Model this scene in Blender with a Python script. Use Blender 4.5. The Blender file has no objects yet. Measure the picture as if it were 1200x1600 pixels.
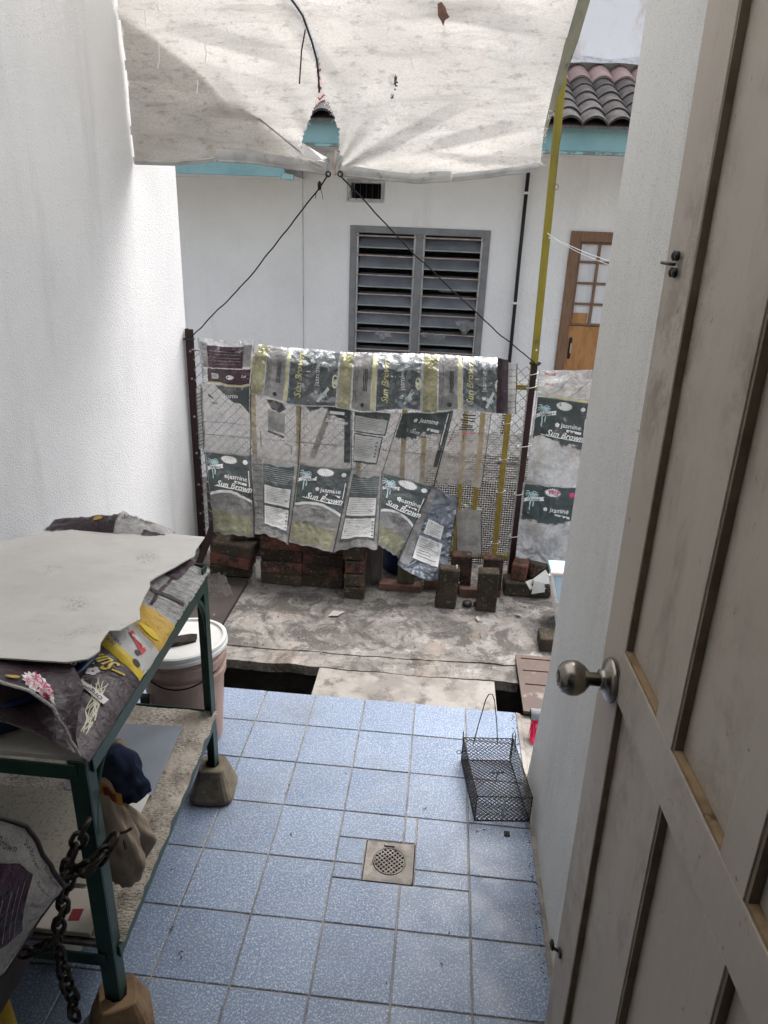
import bpy, math, random
from mathutils import Vector, Matrix, noise
random.seed(7)
R = math.radians
sc = bpy.context.scene
col = sc.collection

# ------------------------------------------------------------------ camera
loc=(-0.1738,-1.7598,1.7551);rt=(0.995155,0.091093,0.036997);up=(-0.068052,0.366575,0.927896);fw=(-0.070963,0.925918,-0.370998);LENS=16.6048
cam = bpy.data.cameras.new('camera'); camo = bpy.data.objects.new('camera', cam); col.objects.link(camo)
cam.sensor_fit = 'VERTICAL'; cam.sensor_height = 24; cam.lens = LENS; cam.clip_start = .02; cam.clip_end = 500
m = Matrix((rt, up, tuple(-c for c in fw))).transposed().to_4x4(); m.translation = loc
camo.matrix_world = m
sc.camera = camo

# ------------------------------------------------------------------ sky, sun, exposure (overcast noon)
SUN_EL, SUN_AZ = 62, 25          # degrees; azimuth from +Y towards +X
wd = bpy.data.worlds.new('World'); sc.world = wd; wd.use_nodes = True
nt = wd.node_tree; bg = nt.nodes['Background']
sky = nt.nodes.new('ShaderNodeTexSky'); sky.sky_type = 'NISHITA'; sky.sun_disc = False
sky.sun_elevation = R(SUN_EL); sky.sun_rotation = R(SUN_AZ); sky.air_density = 1.0; sky.dust_density = 6.0; sky.ozone_density = 1.0
hs = nt.nodes.new('ShaderNodeHueSaturation'); hs.inputs['Saturation'].default_value = .45
nt.links.new(sky.outputs[0], hs.inputs['Color']); nt.links.new(hs.outputs[0], bg.inputs['Color'])
bg.inputs['Strength'].default_value = .15
sl = bpy.data.lights.new('sun', 'SUN'); slo = bpy.data.objects.new('sun', sl); col.objects.link(slo)
sl.energy = 1.2; sl.angle = R(40); sl.color = (1, .97, .93)
d = Vector((-math.cos(R(SUN_EL))*math.sin(R(SUN_AZ)), -math.cos(R(SUN_EL))*math.cos(R(SUN_AZ)), -math.sin(R(SUN_EL))))
slo.rotation_euler = d.to_track_quat('-Z', 'Y').to_euler(); slo.location = (0, 0, 8)
sc.view_settings.view_transform = 'Standard'; sc.view_settings.look = 'None'; sc.view_settings.gamma = 1
sc.view_settings.use_curve_mapping = False
sc.view_settings.exposure = 1.45
sc.render.engine = 'CYCLES'
sc.cycles.use_denoising = True
sc.cycles.max_bounces = 10; sc.cycles.diffuse_bounces = 5; sc.cycles.glossy_bounces = 4
sc.cycles.transmission_bounces = 6; sc.cycles.transparent_max_bounces = 24

# ------------------------------------------------------------------ mesh helpers
WL = {}
def wloc(o):
    return WL.get(o.name, Vector((0, 0, 0))) if o else Vector((0, 0, 0))

class MB:
    def __init__(s): s.v = []; s.f = []; s.uv = []
    def add(s, vs, fs, uvs=None):
        b = len(s.v); s.v += [tuple(x) for x in vs]; s.f += [tuple(i+b for i in f) for f in fs]
        s.uv += list(uvs) if uvs else [(0, 0)]*len(vs)
    def box(s, x0, x1, y0, y1, z0, z1, M=None):
        vs = [(x, y, z) for z in (z0, z1) for y in (y0, y1) for x in (x0, x1)]
        if M: vs = [M @ Vector(v) for v in vs]
        s.add(vs, [(0, 2, 3, 1), (4, 5, 7, 6), (0, 1, 5, 4), (2, 6, 7, 3), (0, 4, 6, 2), (1, 3, 7, 5)]); return s
    def beam(s, a, b, w, h, upv=(0, 0, 1)):
        a, b = Vector(a), Vector(b); d = (b-a).normalized(); u = Vector(upv)
        x = d.cross(u).normalized(); y = x.cross(d).normalized()
        vs = [p + x*(sx*w/2) + y*(sy*h/2) for p in (a, b) for sy in (-1, 1) for sx in (-1, 1)]
        s.add(vs, [(0, 2, 3, 1), (4, 5, 7, 6), (0, 1, 5, 4), (2, 6, 7, 3), (0, 4, 6, 2), (1, 3, 7, 5)]); return s
    def tube(s, pts, r, n=6, closed=False, rr=None):
        pts = [Vector(p) for p in pts]; m = len(pts); vs = []; fs = []; ref = None
        for i, p in enumerate(pts):
            if closed: t = pts[(i+1) % m]-pts[i-1]
            else: t = pts[min(i+1, m-1)]-pts[max(i-1, 0)]
            t.normalize()
            if ref is None: ref = t.orthogonal().normalized()
            ref = (ref - t*ref.dot(t)).normalized(); b = t.cross(ref)
            q = rr[i] if rr else r
            for k in range(n):
                a = 2*math.pi*k/n; vs.append(p + (ref*math.cos(a)+b*math.sin(a))*q)
        for i in range(m if closed else m-1):
            j = (i+1) % m
            for k in range(n): fs.append((i*n+k, i*n+(k+1) % n, j*n+(k+1) % n, j*n+k))
        if not closed: fs += [tuple(range(n))[::-1], tuple(range((m-1)*n, m*n))]
        s.add(vs, fs); return s
    def lathe(s, c, prof, n=32, M=None):
        c = Vector(c); vs = []; fs = []
        for (r, z) in prof:
            for k in range(n):
                a = 2*math.pi*k/n; p = Vector((r*math.cos(a), r*math.sin(a), z))
                if M: p = M @ p
                vs.append(c+p)
        for i in range(len(prof)-1):
            for k in range(n): fs.append((i*n+k, i*n+(k+1) % n, (i+1)*n+(k+1) % n, (i+1)*n+k))
        if prof[0][0] > 1e-6: fs.append(tuple(range(n))[::-1])
        if prof[-1][0] > 1e-6: fs.append(tuple(range((len(prof)-1)*n, len(prof)*n)))
        s.add(vs, fs); return s
    def prism(s, poly, z0, z1):
        n = len(poly)
        zf0 = z0 if callable(z0) else (lambda x, y: z0); zf1 = z1 if callable(z1) else (lambda x, y: z1)
        vs = [(x, y, zf0(x, y)) for x, y in poly]+[(x, y, zf1(x, y)) for x, y in poly]
        s.add(vs, [tuple(range(n))[::-1], tuple(range(n, 2*n))]+[(i, (i+1) % n, n+(i+1) % n, n+i) for i in range(n)]); return s
    def grid(s, S, nu, nv, keep=None, us=None, vs_=None):
        us = us or [i/nu for i in range(nu+1)]; vv = vs_ or [j/nv for j in range(nv+1)]
        nu = len(us)-1; nv = len(vv)-1
        pts = [S(u, v) for v in vv for u in us]; uv = [(u, v) for v in vv for u in us]
        fs = []
        for j in range(nv):
            for i in range(nu):
                if keep and not keep((us[i]+us[i+1])/2, (vv[j]+vv[j+1])/2): continue
                a = j*(nu+1)+i; fs.append((a, a+1, a+nu+2, a+nu+1))
        s.add(pts, fs, uv); return s
    def mesh(s, name, mt, base=Vector((0, 0, 0)), smooth=False):
        me = bpy.data.meshes.new(name)
        me.from_pydata([tuple(Vector(v)-base) for v in s.v], [], s.f)
        ul = me.uv_layers.new(name='UVMap')
        for l in me.loops: ul.data[l.index].uv = s.uv[l.vertex_index]
        if mt: me.materials.append(mt)
        if smooth:
            for p in me.polygons: p.use_smooth = True
        me.validate(); me.update(); return me
    def build(s, name, mt, parent=None, smooth=False, bevel=0, base=None, auto=None):
        if not s.v: return None
        if parent: b = wloc(parent)
        else:
            if base is None:
                xs = [v[0] for v in s.v]; ys = [v[1] for v in s.v]; zs = [v[2] for v in s.v]
                base = ((min(xs)+max(xs))/2, (min(ys)+max(ys))/2, min(zs))
            b = Vector(base)
        o = bpy.data.objects.new(name, s.mesh(name, mt, b, smooth)); col.objects.link(o)
        if parent: o.parent = parent; WL[o.name] = b
        else: o.location = b; WL[o.name] = b
        if bevel:
            md = o.modifiers.new('bevel', 'BEVEL'); md.width = bevel; md.segments = 2; md.limit_method = 'ANGLE'; md.angle_limit = R(40)
        return o
# a child mesh whose vertices are given in world space keeps the identity transform under its (translated) parent

def inst(name, me, loc, rot=(0, 0, 0), parent=None, scale=(1, 1, 1)):
    o = bpy.data.objects.new(name, me); col.objects.link(o)
    b = wloc(parent); o.parent = parent
    o.location = Vector(loc)-b; o.rotation_euler = rot; o.scale = scale
    WL[o.name] = Vector(loc); return o
def tag(o, label, cat, group=None):
    o['label'] = label; o['category'] = cat
    if group: o['group'] = group
    return o
def thing(name, label, cat, loc, group=None):
    o = bpy.data.objects.new(name, None); col.objects.link(o); o.location = loc; o.empty_display_size = .05
    WL[o.name] = Vector(loc); return tag(o, label, cat, group)
def structure(o): o['kind'] = 'structure'; return o
def stuff(o): o['kind'] = 'stuff'; return o
def nz(x, y, z=0, s=1.0): return noise.noise(Vector((x*s, y*s, z*s)))
def lerp(a, b, t): return a+(b-a)*t
def interp(tab, x):
    if x <= tab[0][0]: return tab[0][1]
    for (a, va), (b, vb) in zip(tab, tab[1:]):
        if x <= b: return va+(vb-va)*(x-a)/(b-a)
    return tab[-1][1]

# ------------------------------------------------------------------ material helpers
class NT:
    def __init__(s, name):
        s.m = bpy.data.materials.new(name); s.m.use_nodes = True; s.t = s.m.node_tree
        s.bsdf = s.t.nodes['Principled BSDF']; s.out = s.t.nodes['Material Output']
        s._pos = None
    def n(s, typ, **kw):
        o = s.t.nodes.new('ShaderNode'+typ)
        for k, v in kw.items(): setattr(o, k, v)
        return o
    def l(s, a, b): s.t.links.new(a, b)
    def vec(s, kind='pos', scale=(1, 1, 1), off=(0, 0, 0)):
        if kind == 'pos': o = s.n('NewGeometry').outputs['Position']
        elif kind == 'uv': o = s.n('TexCoord').outputs['UV']
        else: o = s.n('TexCoord').outputs['Object']
        mp = s.n('Mapping'); mp.inputs['Scale'].default_value = scale; mp.inputs['Location'].default_value = off
        s.l(o, mp.inputs['Vector']); return mp.outputs[0]
    def noise(s, scale, detail=5, rough=.6, vec=None, dist=0):
        o = s.n('TexNoise'); o.inputs['Scale'].default_value = scale; o.inputs['Detail'].default_value = detail
        o.inputs['Roughness'].default_value = rough; o.inputs['Distortion'].default_value = dist
        s.l(vec if vec is not None else s.vec(), o.inputs['Vector']); return o.outputs['Fac']
    def vor(s, scale, vec=None, feature='F1', out='Distance'):
        o = s.n('TexVoronoi'); o.feature = feature; o.inputs['Scale'].default_value = scale
        s.l(vec if vec is not None else s.vec(), o.inputs['Vector']); return o.outputs[out]
    def ramp(s, fac, lo, hi, a=0., b=1.):
        o = s.n('MapRange'); o.inputs['From Min'].default_value = lo; o.inputs['From Max'].default_value = hi
        o.inputs['To Min'].default_value = a; o.inputs['To Max'].default_value = b; o.interpolation_type = 'SMOOTHSTEP'
        s.l(fac, o.inputs['Value']); return o.outputs[0]
    def mix(s, fac, a, b, mode='MIX'):
        o = s.n('Mix'); o.data_type = 'RGBA'; o.blend_type = mode
        for x, i in ((fac, 0), (a, 6), (b, 7)):
            if isinstance(x, (int, float)): o.inputs[i].default_value = x
            elif isinstance(x, tuple): o.inputs[i].default_value = (*x, 1)[:4]
            else: s.l(x, o.inputs[i])
        return o.outputs[2]
    def math(s, op, a, b=0.0):
        o = s.n('Math'); o.operation = op
        for x, i in ((a, 0), (b, 1)):
            if isinstance(x, (int, float)): o.inputs[i].default_value = x
            else: s.l(x, o.inputs[i])
        return o.outputs[0]
    def bump(s, h, strength=.3, dist=.002):
        o = s.n('Bump'); o.inputs['Strength'].default_value = strength; o.inputs['Distance'].default_value = dist
        s.l(h, o.inputs['Height']); s.l(o.outputs[0], s.bsdf.inputs['Normal']); return o.outputs[0]
    def set(s, color=None, rough=None, metal=None, spec=None):
        for k, v in (('Base Color', color), ('Roughness', rough), ('Metallic', metal), ('Specular IOR Level', spec)):
            if v is None: continue
            if isinstance(v, tuple): s.bsdf.inputs[k].default_value = (*v, 1)[:4]
            elif isinstance(v, (int, float)): s.bsdf.inputs[k].default_value = v
            else: s.l(v, s.bsdf.inputs[k])

def surf(name, c, c2=None, scale=5, thr=(.42, .62), c3=None, scale3=12, thr3=(.58, .7), rough=.7, bump=.3, bscale=80,
         bdist=.002, spec=.3, metal=0, stretch=(1, 1, 1), kind='pos', rand=0, off=(0, 0, 0)):
    N = NT(name); v = N.vec(kind, stretch, off); colr = c
    if c2: colr = N.mix(N.ramp(N.noise(scale, 6, .65, v), *thr), c, c2)
    if c3: colr = N.mix(N.ramp(N.noise(scale3, 7, .7, N.vec(kind, stretch, (3.1+off[0], 7.7, 1.3))), *thr3), colr, c3)
    if rand:
        rn = N.n('ObjectInfo').outputs['Random']
        colr = N.mix(1, colr, N.mix(rn, (1-rand,)*3, (1+rand,)*3), 'MULTIPLY')
    N.set(colr, rough, metal, spec)
    if bump: N.bump(N.noise(bscale, 5, .6, N.vec(kind)), bump, bdist)
    return N.m

# ------------------------------------------------------------------ materials
def mat_plaster(name, c, c2, streak, rough_scale=140, strength=.5, dots=True, dist=.004, pits=False):
    N = NT(name)
    base = N.mix(N.ramp(N.noise(2.2, 6, .6), .35, .7), c, c2)
    st = N.ramp(N.noise(3.0, 7, .7, N.vec('pos', (2.2, 2.2, .35))), .50, .76, 0, .5)
    base = N.mix(st, base, streak)
    base = N.mix(N.ramp(N.noise(1.3, 7, .7, N.vec('pos', (1, 1, .7), (3, 8, 2))), .52, .74, 0, .22), base, tuple(x*.9 for x in streak))
    if dots:
        sp = N.math('MULTIPLY', N.ramp(N.noise(90, 3, .5), .66, .74), N.ramp(N.noise(1.6, 4, .6, N.vec('pos', (1, 1, 1), (5, 2, 1))), .5, .62))
        base = N.mix(N.math('MULTIPLY', sp, .55), base, (.22, .21, .2))
    if pits: base = N.mix(N.ramp(N.noise(190, 3, .6), .60, .68, 0, .75), base, (.25, .25, .24))
    N.set(base, .85, 0, .2)
    h = N.math('ADD', N.ramp(N.vor(rough_scale), 0, .6, 1, 0), N.noise(rough_scale*.6, 6, .7))
    N.bump(h, strength, dist)
    return N.m
M = {}
M['wall_left'] = mat_plaster('rough white plaster', (.79, .795, .80), (.73, .735, .74), (.585, .585, .59), 150, .40, dist=.004)
M['wall_right'] = mat_plaster('rough grey-white plaster', (.66, .66, .64), (.60, .60, .585), (.46, .46, .445), 260, .5, dist=.003, pits=True)
M['house_wall'] = mat_plaster('painted house plaster', (.83, .825, .81), (.78, .775, .76), (.66, .65, .63), 40, .4, dots=False, dist=.004)
N = NT('stained upper wall')
b = N.mix(N.ramp(N.noise(2.5, 7, .7, N.vec('pos', (1.5, 1, .8))), .45, .68), (.90, .89, .88), (.68, .60, .55))
b = N.mix(N.ramp(N.noise(14, 6, .8, N.vec('pos', (2, 1, .5))), .58, .75, 0, .7), b, (.42, .40, .38))
N.set(b, .85); N.bump(N.noise(60, 5), .3, .004); M['upper_wall'] = N.m

N = NT('blue speckled tile')
rn = N.n('ObjectInfo').outputs['Random']
base = N.mix(N.ramp(N.noise(6, 5, .6), .35, .7), (.130, .180, .275), (.155, .208, .305))
base = N.mix(N.ramp(N.noise(170, 2, .5), .53, .60, 0, .5), base, (.40, .45, .52))
base = N.mix(N.ramp(N.noise(210, 2, .5, N.vec('pos', (1, 1, 1), (4, 4, 4))), .56, .63, 0, .55), base, (.075, .115, .20))
base = N.mix(N.ramp(N.noise(330, 1, .5, N.vec('pos', (1, 1, 1), (9, 4, 4))), .66, .70, 0, .8), base, (.75, .78, .80))
base = N.mix(1, base, N.mix(rn, (.86, .88, .90), (1.08, 1.07, 1.05)), 'MULTIPLY')
dirt = N.ramp(N.noise(3.5, 8, .75), .48, .76, 0, .6)
base = N.mix(dirt, base, (.14, .155, .17))
base = N.mix(N.ramp(N.noise(11, 8, .78, N.vec('pos', (1, 1, 1), (6, 2, 2)), .8), .58, .72, 0, .45), base, (.33, .35, .37))
base = N.mix(N.ramp(N.noise(42, 6, .75, N.vec('pos', (1, 1, 1), (1, 7, 2))), .66, .74, 0, .6), base, (.10, .10, .10))
for (q, rad, amt) in (((-.2375, -.18, 0), .24, .6), ((.19, -.35, 0), .20, .6), ((.15, .1, 0), .2, .5), ((-.85, -.05, 0), .24, .5), ((-.55, -.9, 0), .35, .5), ((-.7, .45, 0), .2, .4)):
    vm = N.n('VectorMath'); vm.operation = 'DISTANCE'; N.l(N.vec('pos', (1, 1, 0)), vm.inputs[0]); vm.inputs[1].default_value = q
    base = N.mix(N.math('MULTIPLY', N.ramp(vm.outputs['Value'], rad, 0, 0, amt), N.ramp(N.noise(14, 8, .8, None, .6), .40, .66)), base, (.12, .125, .13))
N.set(base, N.ramp(N.noise(9, 6, .7), .3, .7, .34, .58), 0, .4); N.bump(N.noise(120, 4), .12, .001); M['tile'] = N.m

M['grout'] = surf('dirty grout', (.27, .25, .225), (.14, .13, .115), 9, (.4, .65), rough=.95)
N = NT('weathered concrete')
b = N.mix(N.ramp(N.noise(3.2, 8, .7, None, .4), .36, .62), (.265, .247, .228), (.130, .121, .110))
b = N.mix(N.ramp(N.noise(9, 8, .78), .5, .66, 0, .85), b, (.36, .345, .33))
b = N.mix(N.ramp(N.noise(5, 8, .75, N.vec('pos', (1, 1, 1), (2, 8, 1)), .6), .46, .58, 0, .9), b, (.062, .058, .052))
b = N.mix(N.ramp(N.noise(2.6, 6, .7, N.vec('pos', (1, 1, 1), (7, 1, 1))), .56, .7, 0, .6), b, (.27, .20, .155))
b = N.mix(N.ramp(N.noise(70, 4, .7), .60, .70, 0, .6), b, (.42, .40, .38))
b = N.mix(N.ramp(N.noise(60, 4, .7, N.vec('pos', (1, 1, 1), (7, 1, 1))), .60, .70, 0, .6), b, (.09, .085, .08))
b = N.mix(N.ramp(N.noise(24, 8, .8, N.vec('pos', (1, 1, 1), (5, 5, 1)), .5), .54, .64, 0, .8), b, (.045, .042, .037))
N.set(b, N.ramp(N.noise(6, 5), .3, .7, .45, .9), 0, .35)
N.bump(N.math('ADD', N.noise(45, 8, .75), N.math('MULTIPLY', N.noise(8, 5, .6), 2.0)), .7, .006); M['concrete'] = N.m
M['pale_concrete'] = surf('pale cement', (.275, .26, .242), (.19, .176, .162), 5, c3=(.12, .11, .10), scale3=11, thr3=(.5, .68), rough=.9, bump=.5, bscale=50, bdist=.004)
M['channel'] = surf('shade-black slimy cement', (.018, .017, .015), (.04, .036, .032), 7, rough=.5, bump=.6, bscale=30, bdist=.006)  # dirt, plus the deep shade of the channel put into the black
M['ground'] = surf('yard soil and cement', (.20, .19, .17), (.11, .105, .09), 3, c3=(.06, .08, .04), scale3=6, rough=.95, bump=.5, bscale=30, bdist=.01)
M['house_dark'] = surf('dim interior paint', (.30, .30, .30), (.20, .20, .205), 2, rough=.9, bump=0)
M['inner_wall'] = surf('interior plaster', (.5, .48, .44), (.42, .40, .37), 2, rough=.9)
M['teal'] = surf('turquoise paint', (.27, .46, .48), (.22, .40, .42), 4, c3=(.55, .68, .66), scale3=5, thr3=(.6, .8), rough=.55, bump=.2, bscale=60)
M['teal_old'] = surf('worn turquoise paint edge', (.30, .50, .50), (.20, .22, .2), 14, (.45, .55), rough=.7)
M['roof_tile'] = surf('shaded weathered roof tile', (.052, .047, .046), (.09, .078, .075), 9, c3=(.035, .033, .033), scale3=14, thr3=(.48, .62), rough=.8, bump=.5, bscale=70, bdist=.004, rand=.2)  # shading of the tile ends put into this darker colour
M['roof_tile_sunlit'] = surf('sunlit pinkish roof tile', (.32, .225, .21), (.25, .17, .16), 7, c3=(.45, .36, .34), scale3=20, rough=.75, bump=.4, bscale=70, bdist=.003, rand=.12)  # sunlit look of the top row put into this lighter colour
M['flashing'] = surf('cement flashing', (.55, .54, .53), (.35, .34, .33), 12, rough=.8, bump=.5, bscale=40, bdist=.006)
M['grey_frame'] = surf('grey painted steel', (.23, .235, .24), (.19, .195, .2), 12, rough=.5, bump=.1)
M['alu'] = surf('aluminium clip', (.5, .5, .5), rough=.4, metal=.8, bump=0)
M['pale_edge'] = surf('glass edge highlight', (.42, .46, .46), (.33, .37, .37), 12, rough=.3, bump=0)
M['bar'] = surf('rusty window rod', (.40, .29, .25), (.50, .42, .38), 20, rough=.6, bump=.2)
N = NT('obscured louvre glass')
g = N.mix(N.ramp(N.noise(5, 4), .35, .7), (.27, .285, .305), (.36, .375, .395))
N.set(g, .22, 0, .6); N.bump(N.noise(140, 3), .3, .002)
tr = N.n('BsdfTransparent'); tr.inputs[0].default_value = (.7, .75, .8, 1); mx = N.n('MixShader'); mx.inputs[0].default_value = .3
N.l(N.bsdf.outputs[0], mx.inputs[1]); N.l(tr.outputs[0], mx.inputs[2]); N.l(mx.outputs[0], N.out.inputs[0]); M['louvre'] = N.m
M['black_pvc'] = surf('black conduit', (.012, .012, .014), rough=.4, bump=0)
M['white_plastic'] = surf('white plastic', (.75, .75, .73), (.66, .66, .64), 10, rough=.45, bump=.1)
M['wood_frame'] = surf('varnished brown timber', (.23, .135, .08), (.17, .095, .057), 14, stretch=(6, 6, .6), rough=.5, bump=.2)
M['wood_panel'] = surf('orange plywood', (.46, .235, .09), (.37, .175, .06), 6, c3=(.25, .13, .05), scale3=16, thr3=(.56, .72), stretch=(3, 3, .7), rough=.55, bump=.15)
M['curtain'] = surf('white curtain behind glass', (.70, .70, .71), (.60, .60, .62), 9, stretch=(4, 4, .3), rough=.3, spec=.5, bump=.1)
M['dark_metal'] = surf('dark metal', (.03, .028, .027), rough=.45, metal=.6, bump=.1)
M['yellow_steel'] = surf('yellow painted steel', (.42, .30, .03), (.34, .24, .03), 8, c3=(.20, .12, .05), scale3=25, thr3=(.62, .72), rough=.5, bump=.2)
M['olive_steel'] = surf('dirty yellow-green painted steel', (.29, .235, .03), (.22, .185, .03), 8, c3=(.12, .11, .04), scale3=18, thr3=(.58, .72), stretch=(1, 1, .4), rough=.5, bump=.2)
M['maroon_steel'] = surf('dark maroon painted angle iron', (.035, .012, .014), (.025, .01, .012), 10, c3=(.11, .07, .05), scale3=40, thr3=(.66, .74), rough=.42, bump=.2)
M['wire'] = surf('grey galvanised wire', (.17, .16, .15), (.10, .085, .075), 25, rough=.55, metal=.5, bump=0)
M['pale_wire'] = surf('bright galvanised wire', (.5, .5, .49), (.36, .35, .34), 25, rough=.5, metal=.4, bump=0)
M['rope'] = surf('black cord', (.012, .012, .012), rough=.8, bump=.4, bscale=500)
M['tie'] = surf('white plastic string', (.72, .72, .70), rough=.6, bump=0)
def mat_brick(name, c, c2, moss, amt):
    N = NT(name)
    b = N.mix(N.ramp(N.noise(14, 6, .7), .35, .65), c, c2)
    b = N.mix(N.ramp(N.noise(10, 7, .7, N.vec('pos', (1, 1, 1), (3, 1, 6))), amt, amt+.12, 0, .92), b, moss)
    b = N.mix(N.ramp(N.noise(45, 6, .75), .56, .68, 0, .75), b, (.22, .17, .135))
    b = N.mix(N.ramp(N.noise(120, 4, .7), .62, .70, 0, .8), b, (.33, .30, .25))
    b = N.mix(1, b, N.mix(N.n('ObjectInfo').outputs['Random'], (.7, .7, .7), (1.25, 1.2, 1.15)), 'MULTIPLY')
    N.set(b, .9, 0, .2); N.bump(N.math('ADD', N.noise(90, 7, .75), N.noise(22, 5, .6)), .8, .006); return N.m
M['brick'] = mat_brick('old red brick with grime', (.125, .058, .043), (.085, .045, .035), (.030, .026, .02), .42)
M['brick_moss'] = mat_brick('mossy brick', (.085, .058, .043), (.065, .05, .036), (.040, .036, .027), .42)
M['brick_red'] = mat_brick('red brick', (.17, .07, .052), (.125, .06, .045), (.04, .032, .024), .46)
M['moss_plank'] = surf('mossy timber', (.11, .105, .055), (.075, .06, .04), 12, rough=.9, bump=.5, bscale=60, stretch=(3, 3, .6))
M['grey_plank'] = surf('grey timber', (.16, .145, .135), (.10, .09, .085), 10, rough=.9, bump=.4, bscale=60, stretch=(5, 5, .5))
M['red_plank'] = surf('reddish timber', (.20, .11, .085), (.11, .07, .055), 10, rough=.9, bump=.4, bscale=60)
M['brown_plate'] = surf('brown painted plate', (.05, .04, .038), (.035, .029, .028), 6, c3=(.20, .18, .16), scale3=14, thr3=(.64, .72), rough=.6, bump=.3)
M['lid_plate'] = surf('rusty brown lid', (.105, .075, .063), (.08, .058, .05), 5, c3=(.24, .205, .18), scale3=9, thr3=(.58, .72), rough=.6, bump=.4, bscale=50)
M['navy_plastic'] = surf('navy plastic', (.008, .022, .075), rough=.35, bump=0)
M['blue_foam'] = surf('light blue vinyl', (.42, .60, .74), (.50, .67, .79), 5, rough=.5, bump=.2)
M['white_trim'] = surf('white ribbed trim', (.66, .60, .55), (.72, .70, .67), 30, rough=.6, bump=.2)
M['green_steel'] = surf('dark green painted angle iron', (.012, .045, .034), (.009, .034, .027), 8, c3=(.05, .035, .022), scale3=45, thr3=(.66, .76), rough=.4, bump=.25, bscale=120)
M['hardboard'] = surf('dusty white hardboard', (.57, .56, .535), (.51, .50, .475), 4, c3=(.33, .32, .30), scale3=9, thr3=(.54, .84), stretch=(1, 3, 1), rough=.8, bump=.25, bscale=90)
N = NT('dusty white hardboard')
b = N.mix(N.ramp(N.noise(4, 6, .65), .36, .7), (.57, .56, .535), (.50, .49, .465))
b = N.mix(N.ramp(N.noise(7, 8, .75, N.vec('pos', (1, 2.5, 1), (3, 1, 2))), .52, .80, 0, .5), b, (.36, .35, .33))
sc_ = N.math('MULTIPLY', N.ramp(N.noise(180, 4, .7), .48, .60), N.ramp(N.noise(6, 3, .5, N.vec('pos', (1, 1, 1), (1.7, .4, 0))), .60, .72))
b = N.mix(N.math('MULTIPLY', sc_, .7), b, (.16, .15, .14))
b = N.mix(N.ramp(N.noise(70, 5, .7, N.vec('pos', (1, .4, 1))), .67, .73, 0, .6), b, (.2, .19, .175))
N.set(b, .8, 0, .2); N.bump(N.noise(90, 5), .3, .002); M['hardboard'] = N.m
M['pedestal'] = surf('stained concrete block', (.20, .17, .125), (.13, .11, .08), 9, c3=(.28, .255, .21), scale3=18, rough=.9, bump=.6, bscale=70, bdist=.004)
M['pedestal_brown'] = surf('brown stained concrete block', (.19, .125, .07), (.11, .07, .04), 9, c3=(.27, .2, .13), scale3=20, rough=.9, bump=.6, bscale=70, bdist=.004)
N = NT('newspaper lining')
v = N.vec('pos', (1, 1, 1))
b = N.mix(N.ramp(N.noise(8, 6, .7), .35, .7), (.46, .42, .36), (.30, .265, .22))
txt = N.math('MULTIPLY', N.ramp(N.noise(1, 3, .6, N.vec('pos', (90, 330, 10))), .49, .58), N.ramp(N.noise(7, 3), .42, .5))
b = N.mix(N.math('MULTIPLY', txt, .75), b, (.085, .08, .075))
b = N.mix(N.ramp(N.noise(15, 6, .7, N.vec('pos', (1, 1, 1), (4, 4, 2))), .6, .7, 0, .8), b, (.12, .095, .075))
N.set(b, .85, 0, .2); N.bump(N.noise(28, 7, .7), 1.0, .012); M['newspaper'] = N.m
N = NT('speckled cream laminate'); b = N.mix(N.ramp(N.noise(130, 3, .6), .50, .64, 0, .7), (.27, .25, .21), (.13, .12, .10)); N.set(b, .6); M['speckled'] = N.m
M['grey_board'] = surf('grey-blue laminate board', (.215, .24, .28), (.195, .22, .26), 6, rough=.45, bump=.15, bscale=300)
M['paper'] = surf('white paper', (.62, .61, .58), (.54, .53, .5), 8, rough=.8, bump=.2)
M['paper_edge'] = surf('dusty paper', (.38, .35, .31), rough=.9)
M['bucket'] = surf('stained pinkish paint pail', (.43, .30, .25), (.33, .225, .185), 5, c3=(.155, .095, .075), scale3=9, thr3=(.56, .72), stretch=(1, 1, .4), rough=.6, bump=.2, bscale=70)
M['lid_white'] = surf('white pail lid', (.74, .74, .72), (.68, .68, .66), 6, c3=(.42, .4, .37), scale3=10, thr3=(.66, .78), rough=.45, bump=.1)
M['dark_rag'] = surf('dried black rag', (.03, .025, .024), (.06, .05, .045), 30, rough=.95, bump=.9, bscale=90, bdist=.006)
M['denim'] = surf('navy cotton', (.014, .024, .055), (.02, .032, .07), 12, rough=.9, bump=.3, bscale=300)
M['khaki'] = surf('beige canvas', (.30, .245, .19), (.245, .195, .15), 7, c3=(.16, .125, .1), scale3=14, thr3=(.6, .75), rough=.9, bump=.3, bscale=250)
M['orange_cloth'] = surf('orange print', (.55, .26, .04), rough=.8, bump=.1)
M['red_print'] = surf('maroon print', (.16, .02, .025), rough=.7, bump=0)
M['chain'] = surf('old blackened chain', (.032, .028, .024), (.06, .05, .04), 40, rough=.42, metal=.75, bump=.3, bscale=150)
M['yellow_plastic'] = surf('yellow plastic', (.62, .40, .04), (.55, .34, .03), 10, rough=.4, bump=.05)
M['trap_wire'] = surf('black rusty wire', (.022, .018, .016), (.05, .038, .03), 40, rough=.5, metal=.5, bump=0)
M['drain_steel'] = surf('stained steel grate', (.15, .14, .13), (.10, .092, .085), 25, c3=(.08, .07, .06), scale3=35, rough=.5, metal=.55, bump=.3)
M['black'] = surf('black void', (.004, .004, .004), rough=1, bump=0)
M['pink'] = surf('hot pink bristle', (.80, .03, .13), (.68, .02, .10), 60, rough=.5, bump=0)
M['grey_pvc'] = surf('grey pvc', (.30, .32, .34), (.25, .27, .29), 12, rough=.45, bump=.05)
N = NT('dirty cream door paint')
b = N.mix(N.ramp(N.noise(3, 6, .65), .35, .7), (.44, .395, .34), (.39, .345, .295))
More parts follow.
